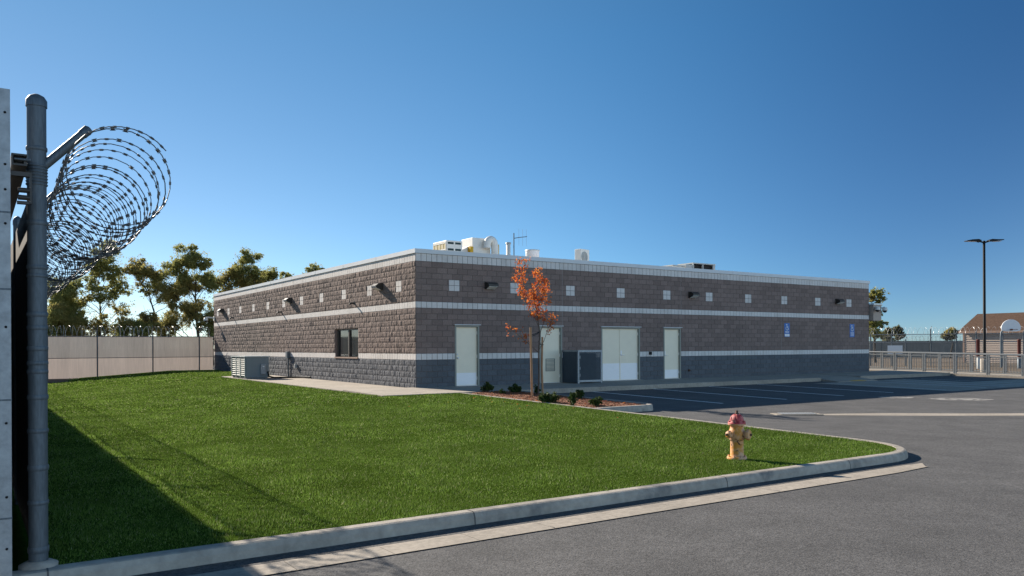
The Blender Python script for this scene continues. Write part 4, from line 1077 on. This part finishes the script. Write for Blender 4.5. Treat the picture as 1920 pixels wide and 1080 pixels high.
# razor coil
def coil(name, label, d0, d1, sN, zc, R, pitch, tr_, barb_until, seed, path=None, O=None, mat_='wire'):
    r_ = random.Random(seed); n_ = int(abs(d0-d1)/pitch); seg = 26; pts = []
    for i in range(n_*seg+1):
        a = 2*math.pi*i/seg; u = i/seg; f = u*pitch
        jit = .03*math.sin(u*1.7+seed)+.02*math.sin(u*4.3)
        Rr = R*(1+.014*math.sin(u*2.39996+seed)); sag = .085*math.sin(math.pi*max(0, f-.2)/2.95)**2
        sh = .05*math.sin(a)*math.cos(u*math.pi) + jit
        if path: p, side, fw = path(f)
        else:
            p = W(sN, d0-f, zc-sag); side = BX; fw = -AX
        pts.append(p + side*(Rr*math.cos(a+.6)) + Vector((0,0,Rr*math.sin(a+.6))) + fw*sh)
    O_ = O or pts[0].copy()
    b = MB(); b.tube(pts, tr_, 4, smooth=False)
    if barb_until:
        L_ = 0; step = .10; nxt = 0; tot = 0
        for p, q in zip(pts, pts[1:]):
            l = (q-p).length; tot += l
            if (p-pts[0]).length > barb_until: break
            if tot > nxt:
                nxt += step; t_ = (q-p).normalized(); u_ = t_.orthogonal().normalized(); w_ = t_.cross(u_); an = r_.uniform(0,3.14); v_ = u_*math.cos(an)+w_*math.sin(an)
                c = (p+q)/2
                for sg in (1,-1):
                    b.add([c-t_*.006, c+t_*.006, c+t_*.022+v_*.013*sg, c-t_*.022+v_*.013*sg], [(0,1,2,3)])
                    b.add([c-t_*.02+v_*.004*sg, c+t_*.02+v_*.004*sg, c+t_*.02-v_*.002*sg, c-t_*.02-v_*.002*sg], [(0,1,2,3)])
                b.tube([c-t_*.012, c+t_*.012], tr_*2.0, 5, smooth=False)
    b.v = [tuple(Vector(v)-O_) for v in b.v]
    o = b.build(name, M[mat_]); o.location = O_; tag(o, label, 'razor wire')
    return o
coil('razor_wire', 'big near coil of razor wire hung on the angled arms of the left fence', 17.02, -25.5, FN+.53, 2.98, .362, .19, .0044, 16, 4)

# far beige fence
ff = thing('beige_far_fence', 'beige slatted fence closing the far end of the lawn', 'fence', W(-11.6, -26.35, -.1), TH)
b = MB(); b2 = MB(); x = .05; top = 2.38
while x < 11.5:
    z0 = lawn_z(x-11.6, -26.2)+.02; b.quad((x,0,1.30),(x+.0655,.003,1.30),(x+.0655,.003,top+.08),(x,0,top+.08)); b2.quad((x,-.006,z0+.1),(x+.0655,-.003,z0+.1),(x+.0655,-.003,1.285),(x,-.006,1.285)); x += .066
b.build('slat_panel', M['slat'], ff); b2.build('slat_panel', M['slat_low'], ff)
b = MB()
for z in (top+.1, 1.29): b.tube([(0,-.02,z),(11.6,-.02,z)], .022 if z > 2 else .016, 8)
b.build('rail', M['galv_dark'], ff)
for x in (.0, 2.95, 5.35, 8.2, 10.75):
    b = MB(); b.tube([(x,-.03,0),(x,-.03,top+.16)], .035, 10); b.tube([(x,-.03,top+.1),(x,-.03,top+.75)], .012, 6); b.build('post', M['galv_dark'], ff)
coil('razor_wire', 'distant coil of razor wire along the top of the beige far fence', 0, 11.4, 0, 0, (.30), .24, .006, 0, 9, mat_='coil_bright', path=lambda f: (W(-11.5+f, -26.35, 2.38+.28), -AX, BX))

# sliding gate parked along the fence at the left edge of the picture
gs, gd = FN-.205, 17.05
sg_ = thing('sliding_gate', 'galvanised sliding gate frame standing at the left edge beside the round post', 'gate', W(gs, gd, 0.0), TH)
b = MB(); b.box(-.036,.036,-.036,.036,.05,3.46); eb = b.build('end_post', M['galv'], sg_)
for z in (3.3,2.95,2.78,2.55,1.85,1.2,.7,.35): b = MB(); b.lathe([(.009,0),(.007,.008),(0,.009)], 8, 0, Matrix.Translation((.006,-.036,z)) @ Matrix.Rotation(math.pi/2,4,'X')); b.build('bolt', M['black'], eb)
for z in (2.62, 2.10, 1.35, .55): b = MB(); b.box(-.038,.038,-.038,.038,z,z+.012); b.build('weld_band', M['galv_dark'], eb)
b = MB(); b.box(-.03,.03,.04,9,.12,.2); b.box(-.03,.03,.04,9,2.82,2.90); b.box(-.025,.025,.04,9,1.5,1.56); b.build('frame_rail', M['galv'], sg_)
b = MB()
for k_ in range(100): b.box(-.006,.006,.06+k_*.088,.06+k_*.088+.08,.21,2.81)
b.build('slat_panel', M['slat_dark'], sg_)
b = MB(); x0_,x1_,z0_,z1_ = .042,.135,2.955,3.035
b.box(x0_,x1_,-.02,3,z1_-.012,z1_); b.box(x0_,x1_,-.02,3,z0_,z0_+.012); b.box(x0_,x0_+.012,-.02,3,z0_+.0125,z1_-.0125); b.box(x1_-.02,x1_,-.02,.3,z0_+.0125,z1_-.03)
b.build('track_channel', M['bronze'], sg_)
b = MB(); b.tube([(.06,-.03,2.995),(.155,-.03,2.995)], .009, 8); b.build('bolt', M['galv_dark'], sg_)
b = MB(); b.box(.04,.150,-.01,.03,2.885,2.915); b.box(.150,.162,-.012,.03,2.70,2.915); b.box(.075,.149,-.01,.03,2.695,2.715)
for z in (2.74, 2.79): b.lathe([(.018,0),(.018,.07)], 10, 0, Matrix.Translation((.08,.0,z)) @ Matrix.Rotation(math.pi/2,4,'Y'))
b.build('roller_bracket', M['bronze'], sg_)

# ------------------------------------------------------------------ right background
# railings of the ramp
def rail_z(d): return clamp(.36 - (d+1.5)*.0183, .16, .36) + (max(0,-1.5-d)*.006)
def railing(label, s, d0, d1, n_, toph=.97):
    t = thing('ramp_railing', label, 'railing', W(s, d0, rail_z(d0)), TH, 'railings of the ramp')
    L_ = (d1-d0)/n_
    def P(d, z): return Vector((0, -(d-d0), rail_z(d)-rail_z(d0)+z))
    b = MB()
    b.tube([P(d0,toph), P(-1.5,toph), P(d1,toph)], .027, 8); b.build('top_rail', M['rail_steel'], t)
    b = MB(); b.tube([P(d0,toph-.14), P(-1.5,toph-.14), P(d1,toph-.14)], .014, 6); b.tube([P(d0,.10), P(-1.5,.10), P(d1,.10)], .022, 6); b.build('cross_rail', M['rail_steel'], t)
    for i in range(n_+1):
        d = d0+L_*i; b = MB()
        for o_ in ((-.045,.045) if 0 < i < n_ else (0,)):
            p = P(d+o_, 0); b.box(-.03,.03,p.y-.03,p.y+.03,p.z-.02,p.z+toph-.02)
        b.build('post', M['rail_steel'], t)
        if i < n_:
            b = MB(); q = d+.12
            while q < d+L_-.10:
                p = P(q,.12); b.box(-.006,.006,p.y-.006,p.y+.006,p.z,p.z+toph-.27); q += .13
            b.build('picket_panel', M['galv_dark'], t)
    return t
railing('near galvanised railing of the ramp at the end of the building', 28.15, -3.4, 9.0, 8)
railing('rear galvanised railing of the ramp, behind the near one', 30.2, -5.5, 9.0, 9)

# lamp post
LPX = (1846-960)/1507*43
t = thing('lamp_post', 'tall black car park light pole with two arms above the railing', 'lamp post', (LPX, 43, .2), 0)
b = MB(); b.lathe([(.075,.75),(.062,7.05),(.0,7.07)], 14); b.build('pole', M['black'], t)
b = MB(); b.lathe([(.21,-.1),(.21,.70),(.18,.74),(0,.75)], 20); b.build('footing', M['kerb'], t)
for sg in (-1, 1):
    b = MB(); b.tube([(0,0,6.95),(sg*.15,0,7.0),(sg*.32,0,7.06)], .04, 8); b.build('arm', M['black'], t)
    b = MB(); b.prism([(.22,6.98),(.34,7.02),(.98,7.03 if sg < 0 else 7.08),(.98,7.07 if sg < 0 else 7.12),(.7,7.12),(.36,7.14),(.22,7.08)], (0,-.16,0), (sg,0,0), (0,0,1), (0,.32,0)); h_ = b.build('lamp_head', M['black'], t)
    b = MB(); b.obox((sg*.45,-.12,7.018),(sg*.45,0,.01),(0,.24,0),(0,0,-.006)); b.build('lens', M['lens'], h_)

# house with the brown roof
hx, hy = (1800-960)/1507*70, 70
t = thing('brown_roof_house', 'single storey house with pinkish siding and a brown shingle roof at the right edge', 'house', (hx, hy, .1), TH-math.pi/2)
HW, HL, HE, zr, ov = 6.0, 26.0, 2.86, 4.28, .28
b = MB(); b.prism([(0,0),(HW,0),(HW,HE),(HW/2,zr-.12),(0,HE)], (.35,0,0), (0,1,0), (0,0,1), (HL,0,0))
nl = 15
for k_ in range(nl):
    z = k_*HE/nl; b.add([(.36,-.045,z+.004),(.36+HL-.02,-.045,z+.004),(.36+HL-.02,-.006,z+HE/nl-.004),(.36,-.006,z+HE/nl-.004),(.36,-.003,z+.004),(.36+HL-.02,-.003,z+.004)], [(0,1,2,3),(0,4,5,1)])
b.build('wall', M['siding'], t)
b = MB(); sl = (zr-HE)/(HW/2)
for (ya, za, yb, zb) in ((-ov, HE-ov*sl, HW/2, zr), (HW/2, zr, HW+ov, HE-ov*sl)):
    b.obox((.0,ya,za),(HL+.8,0,0),(0,yb-ya,zb-za),(0,0,.06))
b.build('roof', M['shingle'], t)
b = MB(); b.box(-.02,HL+.8,-ov-.03,-ov-.002,HE-ov*sl-.14,HE-ov*sl+.05); b.build('fascia', M['trim'], t)
b = MB(); b.box(.27,.40,-.07,-.046,0,HE-.1); b.build('corner_trim', M['trim'], t)
b = MB(); b.box(3.4,3.9,-.16,-.05,HE-.40,HE-.18,0,.02); b.build('eave_light', M['offwhite'], t)

# basketball hoop
bx_ = (1893-960)/1507*54
t = thing('basketball_hoop', 'basketball hoop with white fan-shaped backboard on a curved grey pole', 'basketball hoop', (bx_-.58, 54, .15), 0)
b = MB(); b.tube([(0,0,0),(0,0,2.05),(.02,0,2.35),(.12,0,2.55),(.30,-.0,2.63),(.75,.0,2.62)], .06, 10); b.build('pole', M['galv_dark'], t)
b = MB(); pl = [(.66*math.cos(a), .62*math.sin(a)) for a in [math.pi*i/16 for i in range(17)]]; pl = [(.60,-.13)]+pl+[(-.60,-.13),(-.35,-.19),(.35,-.19)]
b.prism(pl, (.62,-.12,2.62), (1,0,0), (0,0,1), (0,.05,0)); b.build('backboard', M['board'], t)
b = MB(); b.tube([(.62+.23*math.cos(a), -.42+.23*math.sin(a), 2.55) for a in [2*math.pi*i/20 for i in range(20)]], .014, 6, closed=True); b.box(.55,.69,-.19,-.121,2.50,2.60); b.build('rim', M['red_post'], t)
for px_, l_ in ((1834,'dark red padded post just left of the light pole'), (1911,'dark red padded post right of the basketball hoop')):
    t = thing('padded_post', l_, 'post', ((px_-960)/1507*52, 52, .12), 0, 'dark red posts by the court')
    b = MB(); b.lathe([(.1,0),(.1,1.85),(.11,1.86),(.11,1.92),(0,1.93)], 12); b.build('pole', M['red_post'], t)
    b = MB(); b.lathe([(.115,0),(.115,.75),(.1,.76)], 12); b.build('sleeve', M['offwhite'] if px_ < 1850 else M['galv_dark'], t)

# chain-link fence with razor coil, and its sign
def chain_fence(label, P0, P1, top, mid, posts_, coil_r, tall=None, wire=.0035, cell=.11):
    P0, P1 = Vector(P0), Vector(P1); L_ = (P1-P0).length; rz = math.atan2((P1-P0).y, (P1-P0).x)
    t = thing('chain_link_fence', label, 'fence', P0, rz)
    b = MB(); n_ = int(L_/cell); hgt = top-.1
    for i in range(-int(hgt/cell), n_):
        for sg in (1, -1):
            x0 = i*cell; x1 = x0+hgt; z0, z1 = (.08, top) if sg > 0 else (top, .08)
            if x0 < 0: z0 = z0+(z1-z0)*(-x0)/hgt; x0_ = 0
            else: x0_ = x0
            x1_ = x1
            if x1 > L_: z1 = z1-(z1-z0)*(x1-L_)/max(1e-6,(x1-x0_)); x1_ = L_
            if x1_-x0_ < .02: continue
            b.tube([(x0_,.004*sg,z0),(x1_,.004*sg,z1)], wire, 3, caps=False, smooth=False)
    b.build('mesh', M['galv_dark'], t)
    b = MB()
    for z in ([top]+mid): b.tube([(0,0,z),(L_,0,z)], .024, 6)
    b.build('rail', M['galv'], t)
    for x in posts_:
        b = MB(); hh = tall[posts_.index(x)] if tall else top+.1; b.tube([(x,-.01,0),(x,-.01,hh)], .045, 8); b.tube([(x,-.01,hh),(x+.08,-.01,hh+.22)], .02, 6); b.build('post', M['galv_dark'], t)
    return t, rz, L_
Yf = 58
A_ = ((1630-960)/1507*60, 60, .1); B_ = ((2010-960)/1507*56, 56, .1)
def fx(px): # distance along the fence for a picture column
    dx, dy = B_[0]-A_[0], B_[1]-A_[1]; k_ = (px-960)/1507; return (k_*A_[1]-A_[0])/(dx-k_*dy)*math.hypot(dx,dy)
t, rz_, L_ = chain_fence('tall chain-link fence with razor coil beyond the ramp railing', A_, B_, 2.38, [1.80], [fx(x) for x in (1632,1672,1698,1745,1793,1830,1880,1919)], .3, [2.4,2.5,2.0,2.75,2.45,2.5,2.45,2.5])
coil('razor_wire', 'thin coil of razor wire along the chain-link fence on the right', 0, L_, 0, 0, .26, .34, .007, 0, 21, mat_='coil_bright', path=lambda f: (Vector(A_)+Vector((math.cos(rz_),math.sin(rz_),0))*f+Vector((0,0,2.62)), Vector((-math.sin(rz_),math.cos(rz_),0)), Vector((math.cos(rz_),math.sin(rz_),0))))
o = MB(); o.box(-.5,.5,-.02,0,0,.62,0,.008)
so = o.build('notice_board', M['sign_white']); so.location = ((1683-960)/1507*58.6, 59.0, 1.05); so.rotation_euler = (0,0,rz_); tag(so, 'small blank white notice on the chain-link fence near the building', 'sign')
# grey slatted fence far beyond
t = thing('grey_far_fence', 'long grey slatted fence far beyond the chain-link fence', 'fence', (40, 100, .1), 0)
b = MB(); x = 0
while x < 48: b.box(x, x+.22, 0, .03, .05, 2.05); x += .23
b.build('slat_panel', M['far_slat'], t)
for i in range(17):
    b = MB(); b.tube([(i*3,-.05,0),(i*3,-.05,2.35)], .04, 6); b.build('post', M['galv_dark'], t)
b = MB(); b.tube([(0,-.05,2.08),(48,-.05,2.08)], .03, 6); b.build('rail', M['galv_dark'], t)
coil('razor_wire', 'far coil of razor wire on top of the distant grey slatted fence', 0, 47, 0, 0, .32, .5, .011, 0, 33, path=lambda f: (Vector((40.4+f, 99.95, 2.5)), Vector((0,1,0)), Vector((1,0,0))))
